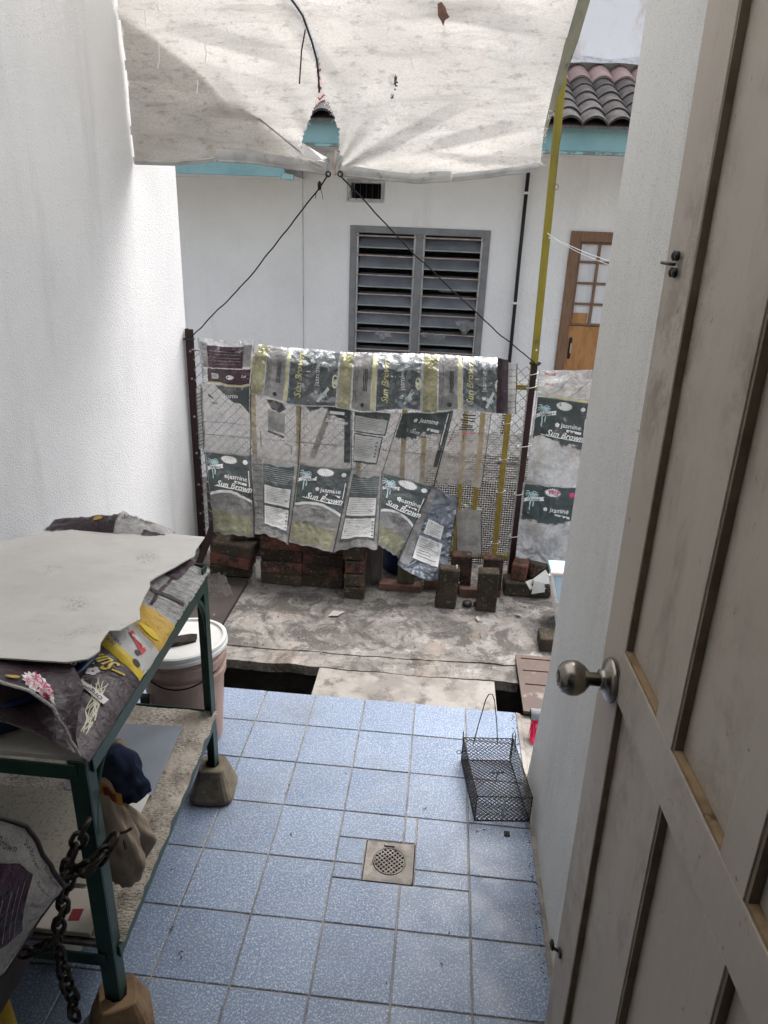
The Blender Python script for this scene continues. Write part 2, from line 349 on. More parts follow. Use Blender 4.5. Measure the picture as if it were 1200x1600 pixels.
b = N.mix(N.ramp(N.noise(7, 7, .75, N.vec('pos', (1, 1, .35))), .52, .76, 0, .75), b, (.21, .16, .12))
b = N.mix(N.ramp(N.noise(50, 4, .7), .66, .73, 0, .8), b, (.12, .085, .06))
for (q, rad, amt) in (((.105, -.83, 1.79), .10, .55), ((.107, -.81, 1.60), .13, .75), ((.115, -1.05, 1.62), .09, .5), ((.112, -.90, 1.02), .12, .45), ((.118, -1.12, 1.25), .15, .4), ((.11, -.84, .7), .2, .4)):
    vm = N.n('VectorMath'); vm.operation = 'DISTANCE'; N.l(N.vec('pos', (1, 1, .55)), vm.inputs[0]); vm.inputs[1].default_value = (q[0], q[1], q[2]*.55)
    k_ = N.math('MULTIPLY', N.ramp(vm.outputs['Value'], rad, 0, 0, amt), N.ramp(N.noise(16, 7, .75), .40, .66))
    b = N.mix(k_, b, (.15, .105, .075))
N.set(b, .55, 0, .3); N.bump(N.noise(60, 6, .6, N.vec('pos', (1, 1, .1))), .25, .002); M['door'] = N.m
M['door_reveal'] = surf('bare brown panel edge', (.30, .215, .125), (.21, .145, .08), 20, c3=(.09, .055, .03), scale3=35, stretch=(1, 1, .5), rough=.7, bump=.2)
M['door_edge_dark'] = surf('dark brown panel moulding', (.17, .135, .095), (.13, .10, .068), 15, rough=.6, bump=.2)
M['bronze'] = surf('antique bronze', (.31, .285, .25), (.235, .215, .19), 12, rough=.27, metal=1, bump=.05)
M['keyhole'] = surf('dark lock core', (.03, .026, .022), rough=.4, metal=.7, bump=0)
M['leaf'] = surf('green leaf', (.05, .12, .02), (.08, .16, .03), 20, rough=.5, bump=0)
M['dead_leaf'] = surf('dead brown leaf', (.20, .12, .09), (.14, .08, .06), 20, rough=.8, bump=.2)
M['black_rubber'] = surf('black rubber', (.02, .02, .022), rough=.7, bump=.2)
M['grey_sheet'] = surf('grey corrugated metal', (.20, .20, .20), (.13, .13, .13), 10, rough=.5, metal=.3, bump=.2)

def see_through(N, shader, alpha, tint=(.95, .95, .95)):
    tr = N.n('BsdfTransparent'); tr.inputs[0].default_value = (*tint, 1); mx = N.n('MixShader')
    if isinstance(alpha, (int, float)): mx.inputs[0].default_value = alpha
    else: N.l(alpha, mx.inputs[0])
    N.l(tr.outputs[0], mx.inputs[1]); N.l(shader, mx.inputs[2]); N.l(mx.outputs[0], N.out.inputs[0])
def film(name, c, alpha=.5, rough=.3, bs=1.0, c2=None, trans=.35, scale=(1, 1, 1)):
    """creased plastic film: partly clear, partly scattering, glossy on the creases"""
    N = NT(name)
    colr = N.mix(N.ramp(N.noise(9, 6, .7), .38, .66), c, c2 or tuple(x*.58 for x in c))
    N.set(colr, rough, 0, .55)
    h = N.math('ADD', N.math('MULTIPLY', N.noise(11, 4, .55, N.vec('pos', scale), 1.2), 1.6), N.noise(38 if bs < 1.3 else 20, 4 if bs < 1.3 else 2, .6 if bs < 1.3 else .4, N.vec('pos', scale), .6))
    nb = N.bump(h, min(1, .75*bs), .012*bs*bs)
    if bs > 1.3: N.bsdf.inputs['Coat Weight'].default_value = 1; N.bsdf.inputs['Coat Roughness'].default_value = .1; N.l(nb, N.bsdf.inputs['Coat Normal']); N.bsdf.inputs['Metallic'].default_value = .35
    tl = N.n('BsdfTranslucent'); N.l(colr, tl.inputs[0]) if not isinstance(colr, tuple) else None
    N.l(nb, tl.inputs['Normal'])
    m2 = N.n('MixShader'); m2.inputs[0].default_value = trans
    N.l(N.bsdf.outputs[0], m2.inputs[1]); N.l(tl.outputs[0], m2.inputs[2])
    a = N.ramp(N.noise(7, 6, .7, N.vec('pos', (1, 1, 1), (2, 3, 4))), .3, .7, max(alpha-.14, 0), min(alpha+.14, 1))
    see_through(N, m2.outputs[0], a)
    return N.m
def print_ink(name, c, alpha=.93, rough=.32, flake=None, bs=1.0, amp=.55, fscale=9):
    """ink on film; flake=(v0,v1): the ink has worn away below v0..v1 with a ragged edge (a wear mark with its own shape)"""
    N = NT(name)
    colr = N.mix(N.ramp(N.noise(12, 6, .7), .4, .75), c, tuple(min(1, x*1.35+.012) for x in c))
    N.set(colr, rough, 0, .5)
    h = N.math('ADD', N.math('MULTIPLY', N.noise(11, 4, .55, None, 1.2), 1.6), N.noise(38 if bs < 1.3 else 20, 4 if bs < 1.3 else 2, .6 if bs < 1.3 else .4, None, .6))
    N.bump(h, min(1, .7*bs), .011*bs*bs)
    if bs > 1.3: N.bsdf.inputs['Coat Weight'].default_value = 1; N.bsdf.inputs['Coat Roughness'].default_value = .1; N.bsdf.inputs['Coat IOR'].default_value = 1.8
    wear = N.ramp(N.noise(24, 8, .8), .57, .64, alpha, .22)
    if flake:
        sx = N.n('SeparateXYZ'); N.l(N.n('TexCoord').outputs['UV'], sx.inputs[0])
        val = N.math('ADD', sx.outputs['Y'], N.math('MULTIPLY', N.math('SUBTRACT', N.noise(fscale, 7, .62), .5), amp))
        wear = N.math('MULTIPLY', wear, N.ramp(val, flake[0], flake[1]))
    see_through(N, N.bsdf.outputs[0], wear)
    return N.m
M['film_clear'] = film('clear scuffed film', (.56, .52, .47), .44, .32)
M['film_grey'] = film('grey scuffed film', (.42, .415, .40), .72, .32)
M['film_window'] = film('smoky bag window', (.33, .325, .315), .80, .3)
M['film_olive'] = film('olive bag window', (.33, .325, .20), .80, .3, c2=(.24, .24, .15))
M['film_bright'] = film('bright silvered film', (.66, .67, .68), .80, .2, 1.4)
M['film_blue'] = film('bluish film', (.19, .22, .27), .90, .18, 1.5)
M['film_yellow'] = film('yellow film', (.44, .42, .22), .82, .22, 1.4)
M['film_strip'] = film('printed grey strip film', (.34, .335, .325), .86, .3)
M['green_ink'] = print_ink('dark green ink', (.036, .050, .050), .95, .28)
M['green_ink_gloss'] = print_ink('dark green ink on glossy film', (.042, .058, .062), .93, .2, bs=1.5)
M['green_ink_worn'] = print_ink('dark green ink worn low', (.026, .040, .038), .95, flake=(.62, .66), amp=.5)
M['green_ink_worn_half'] = print_ink('dark green ink half worn', (.026, .040, .038), .95, flake=(.50, .53), amp=.45)
M['green_ink_rag'] = print_ink('dark green ink remnants', (.026, .040, .038), .95, flake=(.86, .90), amp=.9, fscale=6)
M['purple_ink'] = print_ink('dark purple ink', (.030, .015, .022), .97, .34, bs=.8)
M['purple_deep'] = print_ink('purple ink', (.050, .018, .032), .97, .22, bs=1)
M['white_ink'] = print_ink('white ink', (.66, .66, .64), .97, .4, bs=.6)
M['cream_ink'] = print_ink('cream ink', (.55, .54, .42), .97, .4, bs=.6)
M['grey_ink'] = print_ink('grey ink box', (.50, .50, .485), .92, .4, bs=.7)
M['black_ink'] = print_ink('black ink', (.02, .02, .02), .95, .4, bs=.6)
M['aqua_ink'] = print_ink('pale aqua ink', (.36, .49, .50), .97, .4, bs=.6)
M['yellow_ink'] = print_ink('yellow ink', (.60, .45, .03), .98, .35, bs=.6)
M['ochre_ink'] = print_ink('yellow-orange ink', (.46, .29, .04), .98, .28, bs=.8)
M['pale_yellow_ink'] = print_ink('pale yellow ink', (.46, .44, .23), .95, .35, bs=.8)
M['pink_ink'] = print_ink('magenta ink', (.50, .03, .14), .97, .4, bs=.6)
M['red_ink'] = print_ink('red ink', (.50, .03, .04), .97, .35, bs=.6)
M['silver_film'] = film('silver grey bag film', (.45, .45, .445), .97, .2, 1.1, trans=.05)
M['white_film'] = film('white bag film', (.60, .59, .575), .97, .3, 1.0, trans=.15)

N = NT('dirty white tarpaulin')
b = N.mix(N.ramp(N.noise(2.2, 6, .6, N.vec('pos', (.8, 1, 1.6))), .35, .7), (.60, .585, .56), (.49, .475, .452))
b = N.mix(N.ramp(N.noise(5, 8, .72, N.vec('pos', (.5, 1, 3.5)), .5), .48, .70, 0, .6), b, (.32, .305, .285))
b = N.mix(N.ramp(N.noise(30, 8, .75, N.vec('pos', (.6, 1, 1.6))), .52, .66, 0, .6), b, (.24, .225, .21))
b = N.mix(N.ramp(N.noise(7, 7, .7, N.vec('pos', (1, 1, 1), (2, 6, 3))), .62, .74, 0, .5), b, (.46, .38, .35))
b = N.mix(N.ramp(N.noise(220, 3, .6, N.vec('pos', (.5, 1, 1.2))), .45, .62, 0, .35), b, (.34, .33, .31))
b = N.mix(N.ramp(N.noise(90, 6, .75), .66, .74, 0, .8), b, (.13, .12, .11))
b = N.mix(N.ramp(N.noise(120, 4, .6, N.vec('pos', (1, 1, 1), (3, 3, 3))), .66, .72, 0, .7), b, (.78, .77, .75))
N.set(b, .8, 0, .2)
h = N.math('ADD', N.math('MULTIPLY', N.noise(6, 5, .6, N.vec('pos', (.6, 1, 2)), .8), 2.), N.math('MULTIPLY', N.noise(240, 3, .6), .6))
nb = N.bump(h, .3, .008)
tl = N.n('BsdfTranslucent'); N.l(b, tl.inputs[0]); mx = N.n('MixShader'); mx.inputs[0].default_value = .55
N.l(N.bsdf.outputs[0], mx.inputs[1]); N.l(tl.outputs[0], mx.inputs[2]); N.l(mx.outputs[0], N.out.inputs[0]); M['tarp'] = N.m
N = NT('milky translucent fill film'); N.set((.62, .62, .61), .5, 0, .3); tl = N.n('BsdfTranslucent'); tl.inputs[0].default_value = (.46, .46, .455, 1); mx = N.n('MixShader'); mx.inputs[0].default_value = .82
N.l(N.bsdf.outputs[0], mx.inputs[1]); N.l(tl.outputs[0], mx.inputs[2]); N.l(mx.outputs[0], N.out.inputs[0]); M['fill_film'] = N.m
M['hem'] = surf('grey tarpaulin hem', (.46, .455, .44), (.36, .355, .34), 9, c3=(.22, .21, .2), scale3=14, rough=.8, bump=.4, bscale=40)
M['hem_shaded'] = surf('shaded tarpaulin hem', (.20, .195, .135), (.15, .145, .10), 9, c3=(.09, .085, .06), scale3=14, rough=.8, bump=.4, bscale=40)  # olive tone of the flap's shadow, put into the hem colour
M['fray'] = surf('frayed white fibre', (.82, .81, .79), rough=.8, bump=0)

# ------------------------------------------------------------------ ground and paving
o = MB(); o.add([(-60, -60, -.36), (60, -60, -.36), (60, 60, -.36), (-60, 60, -.36)], [(0, 1, 2, 3)])
structure(o.build('ground', M['ground'], base=(0, 0, -.36)))
structure(MB().box(-6, 6, 1.95, 3.9, -.355, -.30).build('neighbour_yard_pavement', M['pale_concrete']))
# base bed under the tiles
mb = MB(); DX0, DX1, DY0, DY1 = -.3130, -.1620, -.2550, -.1050
for a in ((-1.5, DX0, -1.55, .590), (DX1, .2118, -1.55, .590), (DX0, DX1, -1.55, DY0), (DX0, DX1, DY1, .590)): mb.box(*a, -.34, -.0032)
tf = structure(mb.build('tiled_floor', M['grout'], base=(0, 0, -.34)))
def tile(x0, x1, y0, y1):
    g = .0022; dz = random.uniform(-.0006, .0006); b = .0018
    vs = []
    for (i, z) in ((0, -.011), (0, -.0016+dz), (b, dz)):
        for (x, y) in ((x0+g+i, y0+g+i), (x1-g-i, y0+g+i), (x1-g-i, y1-g-i), (x0+g+i, y1-g-i)): vs.append((x, y, z))
    fs = [(8, 9, 10, 11)]
    for k in (0, 4):
        for i in range(4): j = (i+1) % 4; fs.append((k+i, k+j, k+4+j, k+4+i))
    mb = MB(); mb.add(vs, fs); return mb.build('tile', M['tile'], tf)
DX0, DX1, DY0, DY1 = -.3130, -.1620, -.2550, -.1050
ys = [-1.55+.15]+[-1.2+.2*k for k in range(9)]+[.593]
ys = [-1.55, -1.4, -1.2, -1.0, -.8, -.6, -.4, -.2, 0, .2, .4, .593]
xs = [-1.5, -1.4]+[-1.2+.2*k for k in range(8)]
for i in range(len(xs)-1):
    for j in range(len(ys)-1):
        x0, x1, y0, y1 = xs[i], xs[i+1], ys[j], ys[j+1]
        if x1 <= DX0+1e-6 or x0 >= DX1-1e-6 or y1 <= DY0+1e-6 or y0 >= DY1-1e-6: tile(x0, x1, y0, y1)
# cut pieces set round the floor drain
for q in ((-.4, -.2, DY1, 0), (-.4, DX0, -.2, DY1), (-.4, DX0, DY0, -.2), (-.4, -.2, -.4, DY0),
          (-.2, DX1, DY1, 0), (DX1, 0, -.2, 0), (DX1, 0, DY0, -.2), (-.2, 0, -.4, DY0)): tile(*q)
# floor drain
fd = thing('floor_drain', 'square stained steel floor drain with round grate among the blue tiles', 'drain', (-.2375, -.18, -.01))
mb = MB(); cx, cy, r = -.2375, -.175, .0505
n = 48; ring = [(cx+r*math.cos(2*math.pi*k/n), cy+r*math.sin(2*math.pi*k/n)) for k in range(n)]
outer = []
for (x, y) in ring:
    a = math.atan2(y-cy, x-cx); dx, dy = math.cos(a), math.sin(a)
    t = min((DX1-.003-cx)/dx if dx > 1e-6 else ((DX0+.003-cx)/dx if dx < -1e-6 else 9), (DY1-.003-cy)/dy if dy > 1e-6 else ((DY0+.003-cy)/dy if dy < -1e-6 else 9))
    outer.append((cx+dx*t, cy+dy*t))
for crn in ((DX0+.003, DY0+.003), (DX1-.003, DY0+.003), (DX0+.003, DY1-.003), (DX1-.003, DY1-.003)):
    k = min(range(n), key=lambda i: (outer[i][0]-crn[0])**2+(outer[i][1]-crn[1])**2); outer[k] = crn
vs = [(x, y, -.004) for x, y in ring]+[(x, y, -.0015) for x, y in outer]+[(x, y, -.03) for x, y in ring]
fs = [(i, (i+1) % n, n+(i+1) % n, n+i) for i in range(n)]+[(2*n+i, 2*n+(i+1) % n, (i+1) % n, i) for i in range(n)]
mb.add(vs, fs); mb.build('frame', M['drain_steel'], fd)
mb = MB(); rr = .047
for k in range(-4, 5):
    c = k*.0108; h = math.sqrt(max(rr*rr-c*c, 0))
    for s in (1, -1):
        a = Vector((cx, cy, 0)); u = Vector((1, s, 0)).normalized(); w = Vector((-s, 1, 0)).normalized()
        mb.beam(a+w*c-u*h+Vector((0, 0, -.0045-.0006*(s > 0))), a+w*c+u*h+Vector((0, 0, -.0045-.0006*(s > 0))), .0036, .003)
mb.build('grate', M['drain_steel'], fd)
mb = MB(); mb.tube([(cx+.0475*math.cos(2*math.pi*k/40), cy+.0475*math.sin(2*math.pi*k/40), -.004) for k in range(40)], .0026, 6, True)
mb.build('rim', M['drain_steel'], fd, smooth=True)
mb = MB(); mb.add([(cx-r, cy-r, -.029), (cx+r, cy-r, -.029), (cx+r, cy+r, -.029), (cx-r, cy+r, -.029)], [(0, 1, 2, 3)]); mb.build('sump', M['black'], fd)
mb = MB().box(cx-.02, cx+.012, cy+.052, cy+.060, -.0035, .0012); mb.build('hinge', M['drain_steel'], fd, bevel=.001)

# drain channel and the weathered concrete apron beyond it
ch = structure(MB().box(-1.5, .9, .590, .83, -.35, -.29).build('channel_floor', M['channel']))
structure(MB().box(-1.5, .9, .5905, .5975, -.29, -.014).build('channel_side', M['channel']))
structure(MB().box(-1.5, .9, .822, .85, -.29, -.030).build('channel_side', M['channel']))
def jag(x, k, a=.006): return nz(x*9, k*3.7)*a+nz(x*31, k*7.1)*a*.5
def slab(x0, x1, f0, f1, z, th, name, mt, n=60):
    vs = []; fs = []
    for i in range(n+1):
        x = lerp(x0, x1, i/n)
        for j in range(5): vs.append((x, lerp(f0(x), f1(x), j/4), z+nz(x*2.3, j*.8)*.004))
        vs.append((x, f0(x), z-th)); vs.append((x, f1(x), z-th))
    for i in range(n):
        a, b = i*7, (i+1)*7
        for j in range(4): fs.append((a+j, b+j, b+j+1, a+j+1))
        fs.append((a+5, b+5, b, a)); fs.append((a+4, b+4, b+6, a+6))
    fs += [(0, 1, 2, 3, 4, 6, 5), tuple(n*7+k for k in (5, 6, 4, 3, 2, 1, 0))]
    mb = MB(); mb.add(vs, fs); return structure(mb.build(name, mt))
slab(-1.5, .9, lambda x: .9265+jag(x, 1, .012)+.02*math.sin(x*2), lambda x: 1.95, -.006, .3, 'concrete_apron', M['concrete'])
slab(-1.5, .227, lambda x: .803+jag(x, 2, .01), lambda x: .923+jag(x, 1, .012)+.02*math.sin(x*2), -.010, .045, 'concrete_kerb_strip', M['concrete'])
slab(-.622, .128, lambda x: .599+jag(x, 3, .003), lambda x: .83, -.0145, .09, 'concrete_bridge_slab', M['pale_concrete'], 30)
structure(MB().box(.2165, .9, .2505, .590, -.34, -.011).build('side_path', M['pale_concrete']))
# worn cement lip along the tile edge
mb = MB(); pts = [(.203+jag(y, 5, .004), y) for y in [.25+.34*k/20 for k in range(21)]]
for (xa, ya), (xb, yb) in zip(pts, pts[1:]):
    mb.add([(.2005, ya, .001), (xa+.012, ya, -.003), (xb+.012, yb, -.003), (.2005, yb, .001), (xa+.02, ya, -.012), (xb+.02, yb, -.012)], [(0, 1, 2, 3), (1, 4, 5, 2)])
structure(mb.build('floor_edge_lip', M['pale_concrete']))

# ------------------------------------------------------------------ own house: walls, doorway, roof
def holed(x0, x1, z0, z1, y0, y1, holes):
    mb = MB(); X = sorted({x0, x1, *[h[0] for h in holes], *[h[1] for h in holes]}); Z = sorted({z0, z1, *[h[2] for h in holes], *[h[3] for h in holes]})
    solid = lambda i, j: 0 <= i < len(X)-1 and 0 <= j < len(Z)-1 and not any(h[0] <= (X[i]+X[i+1])/2 <= h[1] and h[2] <= (Z[j]+Z[j+1])/2 <= h[3] for h in holes)
    for i in range(len(X)-1):
        for j in range(len(Z)-1):
            if not solid(i, j): continue
            a, b, c, d = X[i], X[i+1], Z[j], Z[j+1]
            mb.add([(a, y0, c), (b, y0, c), (b, y0, d), (a, y0, d)], [(0, 1, 2, 3)])
            mb.add([(a, y1, c), (b, y1, c), (b, y1, d), (a, y1, d)], [(3, 2, 1, 0)])
            if not solid(i-1, j): mb.add([(a, y0, c), (a, y0, d), (a, y1, d), (a, y1, c)], [(0, 1, 2, 3)])
            if not solid(i+1, j): mb.add([(b, y0, c), (b, y1, c), (b, y1, d), (b, y0, d)], [(0, 1, 2, 3)])
            if not solid(i, j-1): mb.add([(a, y0, c), (a, y1, c), (b, y1, c), (b, y0, c)], [(0, 1, 2, 3)])
            if not solid(i, j+1): mb.add([(a, y0, d), (b, y0, d), (b, y1, d), (a, y1, d)], [(0, 1, 2, 3)])
    return mb
mb = MB(); mb.box(-1.62, -1.5, -4.2, 1.842, -.34, 3.3)
tag(mb.build('boundary_wall', M['wall_left'], bevel=.006), 'tall rough white plaster wall along the left side of the yard', 'wall')
mb = MB(); zz = (-.34, 0, .08, .45, 3.3); xo_ = (.212, .212, .2165, .2335, .2375)
mb.add([(x, y, z) for z, xx in zip(zz, xo_) for (x, y) in ((xx, -4.2), (.36, -4.2), (.36, .250), (xx, .250))],
       [(3, 2, 1, 0), (16, 17, 18, 19)]+[(4*j+i, 4*j+(i+1) % 4, 4*j+4+(i+1) % 4, 4*j+4+i) for j in range(4) for i in range(4)])
tag(mb.build('boundary_wall', M['wall_right'], bevel=.006), 'rough grey-white plaster wall end behind the open cream door', 'wall')
hs_ = thing('own_house', 'dim back room and doorway wall of the house behind the open door', 'house', (0, -2, 0))
holed(-1.5, .2, -.34, 3.3, -1.70, -1.56, [(-.66, .165, .10, 2.22)]).build('wall', M['inner_wall'], hs_)
mb = MB(); mb.box(-1.5, .2, -4.2, -4.1, 0, 2.62); mb.build('wall', M['inner_wall'], hs_)
mb = MB(); mb.box(-1.5, .2, -4.1, -1.56, -.34, .095); mb.build('floor', M['pale_concrete'], hs_)
mb = MB(); mb.box(-1.9, .6, -4.2, -1.50, 2.80, 2.92); mb.build('roof_slab', M['inner_wall'], hs_)

# ------------------------------------------------------------------ neighbour's house
nh = thing('neighbour_house', 'white plastered house with turquoise eaves and louvre window beyond the fence', 'house', (0, 4.2, -.3))
WY = 3.9
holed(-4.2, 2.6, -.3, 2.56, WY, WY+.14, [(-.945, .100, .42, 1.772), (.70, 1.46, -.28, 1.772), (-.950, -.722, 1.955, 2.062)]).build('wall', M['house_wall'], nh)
for a in ((-4.2, -4.06), (2.46, 2.6)):
    mb = MB(); mb.box(a[0], a[1], WY+.14, 8, -.3, 2.6); mb.build('side_wall', M['house_wall'], nh)
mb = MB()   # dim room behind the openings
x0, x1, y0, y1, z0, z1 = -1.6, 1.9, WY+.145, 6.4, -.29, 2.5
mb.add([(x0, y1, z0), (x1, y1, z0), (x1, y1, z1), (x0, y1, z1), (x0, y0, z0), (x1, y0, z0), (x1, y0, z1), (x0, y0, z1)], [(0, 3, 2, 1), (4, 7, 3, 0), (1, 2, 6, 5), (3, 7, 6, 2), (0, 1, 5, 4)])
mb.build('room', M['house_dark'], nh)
# paint seam between the two wall sections
mb = MB(); mb.box(-1.306, -1.3, WY-.004, WY-.0005, -.3, 2.3); mb.build('paint_seam', M['flashing'], nh)
mb = MB()
holed(.3, 2.6, 2.60, 4.2, 4.34, 4.48, []).build('upper_wall', M['upper_wall'], nh)
holed(-4.2, .3, 2.60, 3.6, 4.36, 4.48, []).build('upper_wall', M['upper_wall'], nh)
# vent
vt = MB(); 
for a in ((-.974, -.95, 1.93, 2.086), (-.722, -.698, 1.93, 2.086), (-.95, -.722, 1.93, 1.955), (-.95, -.722, 2.062, 2.086)): vt.box(a[0], a[1], WY-.012, WY-.0005, a[2], a[3])
vo = vt.build('vent', M['flashing'], nh)
mb = MB()
for k in range(5): mb.box(-.93+.045*k, -.926+.045*k, WY+.05, WY+.06, 1.955, 2.062)
mb.build('vent_bar', M['dark_metal'], vo)
mb = MB().box(-.96, -.71, WY+.11, WY+.135, 1.95, 2.07); mb.build('vent_back', M['black'], vo)
# fascia boards and soffit
mb = MB(); mb.box(-1.22, 2.6, 3.28, 3.305, 2.248, 2.392); fa = mb.build('fascia', M['teal'], nh, bevel=.004)
mb = MB(); mb.box(-1.22, 2.6, 3.272, 3.313, 2.232, 2.247); mb.build('fascia_edge', M['teal_old'], fa)
mb = MB(); mb.box(-1.22, 2.6, 3.306, 3.899, 2.262, 2.274); mb.build('soffit', M['house_wall'], nh)
mb = MB(); mb.box(-4.2, -1.30, 3.27, 3.295, 2.045, 2.20); fb = mb.build('fascia', M['teal'], nh, bevel=.004)
mb = MB(); mb.box(-4.2, -1.30, 3.296, 3.899, 2.06, 2.072); mb.build('soffit', M['house_wall'], nh)
mb = MB(); mb.box(-1.33, -1.24, 3.262, 3.30, 2.033, 2.060); mb.box(-1.262, -1.245, 3.27, 3.29, 2.02, 2.034); mb.build('gutter_end', M['teal_old'], fb)
mb = MB(); mb.box(.885, .91, 3.31, 3.36, 2.10, 2.235); mb.build('eave_bracket', M['wood_frame'], nh)
# roof tiles
slope = math.atan(.42)
mb = MB(); mb.box(-4.2, 2.6, 0, 1.22, -.02, -.004, Matrix.Translation((0, 3.2, 2.385)) @ Matrix.Rotation(slope, 4, 'X')); rf = mb.build('roof', M['grey_plank'], nh)
def tile_mesh(L, w, name, mt):
    mb = MB(); n = 10; prof = []
    for i in range(n+1):
        t = i/n; prof.append((w*1.06*(t-.5), .046*math.sin(t*math.pi)**.8-.012))
    vs = []
    for (yy, zz) in ((0, 0), (L, -.0)):
        for (x, z) in prof: vs.append((x, yy, z+zz))
        for (x, z) in prof: vs.append((x, yy, z+zz-.014))
    k = n+1; fs = []
    for i in range(n):
        fs += [(i, i+1, 2*k+i+1, 2*k+i), (k+i+1, k+i, 3*k+i, 3*k+i+1), (k+i, k+i+1, i+1, i), (2*k+i, 2*k+i+1, 3*k+i+1, 3*k+i)]
    fs += [(0, 2*k, 3*k, k), (n, k+n, 3*k+n, 2*k+n)]
    mb.add(vs, fs); return mb.mesh(name, mt, smooth=False)
tm = tile_mesh(.27, .152, 'roof_tile', M['roof_tile']); tc = tile_mesh(.31, .152, 'roof_tile_sunlit', M['roof_tile_sunlit'])
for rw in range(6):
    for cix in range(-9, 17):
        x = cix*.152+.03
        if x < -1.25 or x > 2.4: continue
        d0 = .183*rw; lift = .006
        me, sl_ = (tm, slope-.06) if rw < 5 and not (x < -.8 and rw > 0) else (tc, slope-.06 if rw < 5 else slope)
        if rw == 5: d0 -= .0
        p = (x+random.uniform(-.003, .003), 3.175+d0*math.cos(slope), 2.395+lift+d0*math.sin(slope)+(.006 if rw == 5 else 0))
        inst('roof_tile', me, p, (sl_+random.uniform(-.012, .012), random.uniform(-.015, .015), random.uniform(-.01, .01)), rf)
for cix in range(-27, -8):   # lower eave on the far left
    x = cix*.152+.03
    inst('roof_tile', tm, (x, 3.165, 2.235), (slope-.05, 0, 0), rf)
mb = MB(); n = 60; vs = []
for i in range(n+1):
    x = lerp(-1.3, 2.6, i/n); w1 = nz(x*5, 3)*.012
    vs += [(x, 4.235, 2.908+w1), (x, 4.28, 2.935+w1), (x, 4.335, 2.965+nz(x*4, 8)*.02)]
mb.add(vs, [(3*i+k, 3*i+3+k, 3*i+4+k, 3*i+1+k) for i in range(n) for k in range(2)]); mb.build('flashing', M['flashing'], rf)

# louvre window
wx0, wx1, wz0, wz1 = -.945, .100, .42, 1.772
wn = MB(); t = .05
wn.box(wx0+.001, wx0+t, WY-.012, WY+.07, wz0, wz1-.001); wn.box(wx1-t, wx1-.001, WY-.012, WY+.07, wz0, wz1-.001)
wn.box(wx0+t, wx1-t, WY-.012, WY+.07, wz1-t, wz1-.001); wn.box(wx0+t, wx1-t, WY-.012, WY+.07, wz0+.001, wz0+t)
mxx = (wx0+wx1)/2; wn.box(mxx-.027, mxx+.027, WY-.008, WY+.07, wz0+t, wz1-t)
win = wn.build('window', M['grey_frame'], nh, bevel=.003)
a = R(36)
for bay in ((wx0+t+.016, mxx-.027-.016), (mxx+.027+.016, wx1-t-.016)):
    w = bay[1]-bay[0]
    bm = MB(); bm.box(-w/2, w/2, -.076, .076, -.0028, .0028); bme = bm.mesh('louvre_blade', M['louvre'])
    rm = MB(); rm.tube([(-w/2-.014, 0, 0), (w/2+.014, 0, 0)], .0055, 6); rme = rm.mesh('rod', M['bar'], smooth=True)
    em = MB(); em.box(-w/2, w/2, -.0815, -.0765, -.0036, .0036); eme = em.mesh('blade_highlight', M['pale_edge'])  # pale strip standing in for light caught on the glass edge
    k = 0; z = 1.665
    while z > .47:
        aa = a+random.uniform(-.05, .05)
        inst('louvre_blade', bme, ((bay[0]+bay[1])/2, WY+.060, z), (aa, 0, 0), win)
        inst('blade_highlight', eme, ((bay[0]+bay[1])/2, WY+.060, z), (aa, 0, 0), win)
        inst('rod', rme, ((bay[0]+bay[1])/2, WY-.022, z+.038), (0, random.uniform(-.006, .006), 0), win); z -= .139; k += 1
    for x in (bay[0]-.008, bay[1]+.008):
        cm = MB(); cm.box(x-.007, x+.007, WY-.002, WY+.03, wz0+t, wz1-t); cm.build('blade_channel', M['alu'], win)
# things caught in the louvres
def rag(name, lab, c, sx, sz, mt, seed, droop=.5):
    mb = MB()
    def S(u, v):
        e = 1-droop*abs(u-.5)*2*(1-v)
        return Vector((c[0]+(u-.5)*sx*(.8+.2*v)+nz(u*3, v*3, seed)*.02, c[1]-.03-.02*math.sin(v*3)+nz(u*5, v*5, seed+3)*.02, c[2]-sz*(1-v)*e+nz(u*4, seed)*.015))
    mb.grid(S, 12, 10); return tag(mb.build(name, mt, smooth=True), lab, 'bag')
rag('plastic_bag', 'clear plastic bag caught on the left louvres', (-0.661,3.870,1.012), .13, .08, M['film_bright'], 1.3)
rag('plastic_bag', 'cloudy plastic bag lying along the right louvres', (-0.278,3.870,1.021), .20, .07, M['film_clear'], 5.1, .2)
rag('paper_scrap', 'pointed paper scrap poking out of the right louvres', (-0.039,3.870,1.124), .14, .13, M['film_grey'], 8.2, .95)
# plates on a rack seen through the louvres
for i, (px, nm) in enumerate((((-0.187,4.250,1.305), 'left'), ((-0.038,4.250,1.312), 'right'))):
    mb = MB(); mb.lathe(px, [(.0, .0), (.07, .0), (.085, .045), (.088, .045), (.074, -.004), (0, -.004)], 24)
    tag(mb.build('bowl', M['white_plastic'], smooth=True), 'white bowl behind the right louvres, the %s one of two' % nm, 'bowl', 'bowls behind the louvres')

# conduit on the wall
cd = thing('conduit_pipe', 'thin black conduit running down the white house wall right of the window', 'pipe', (.325, 3.87, -.3))
mb = MB(); mb.tube([(.325, 3.868, -.3), (.327, 3.868, .9), (.323, 3.868, 1.6), (.325, 3.868, 2.26)], .0135, 8); mb.build('pipe', M['black_pvc'], cd, smooth=True)
for z in (2.03, 1.27, .6):
    mb = MB(); mb.box(.305, .345, 3.850, 3.899, z-.008, z+.008); mb.build('clip', M['white_plastic'], cd, bevel=.003)

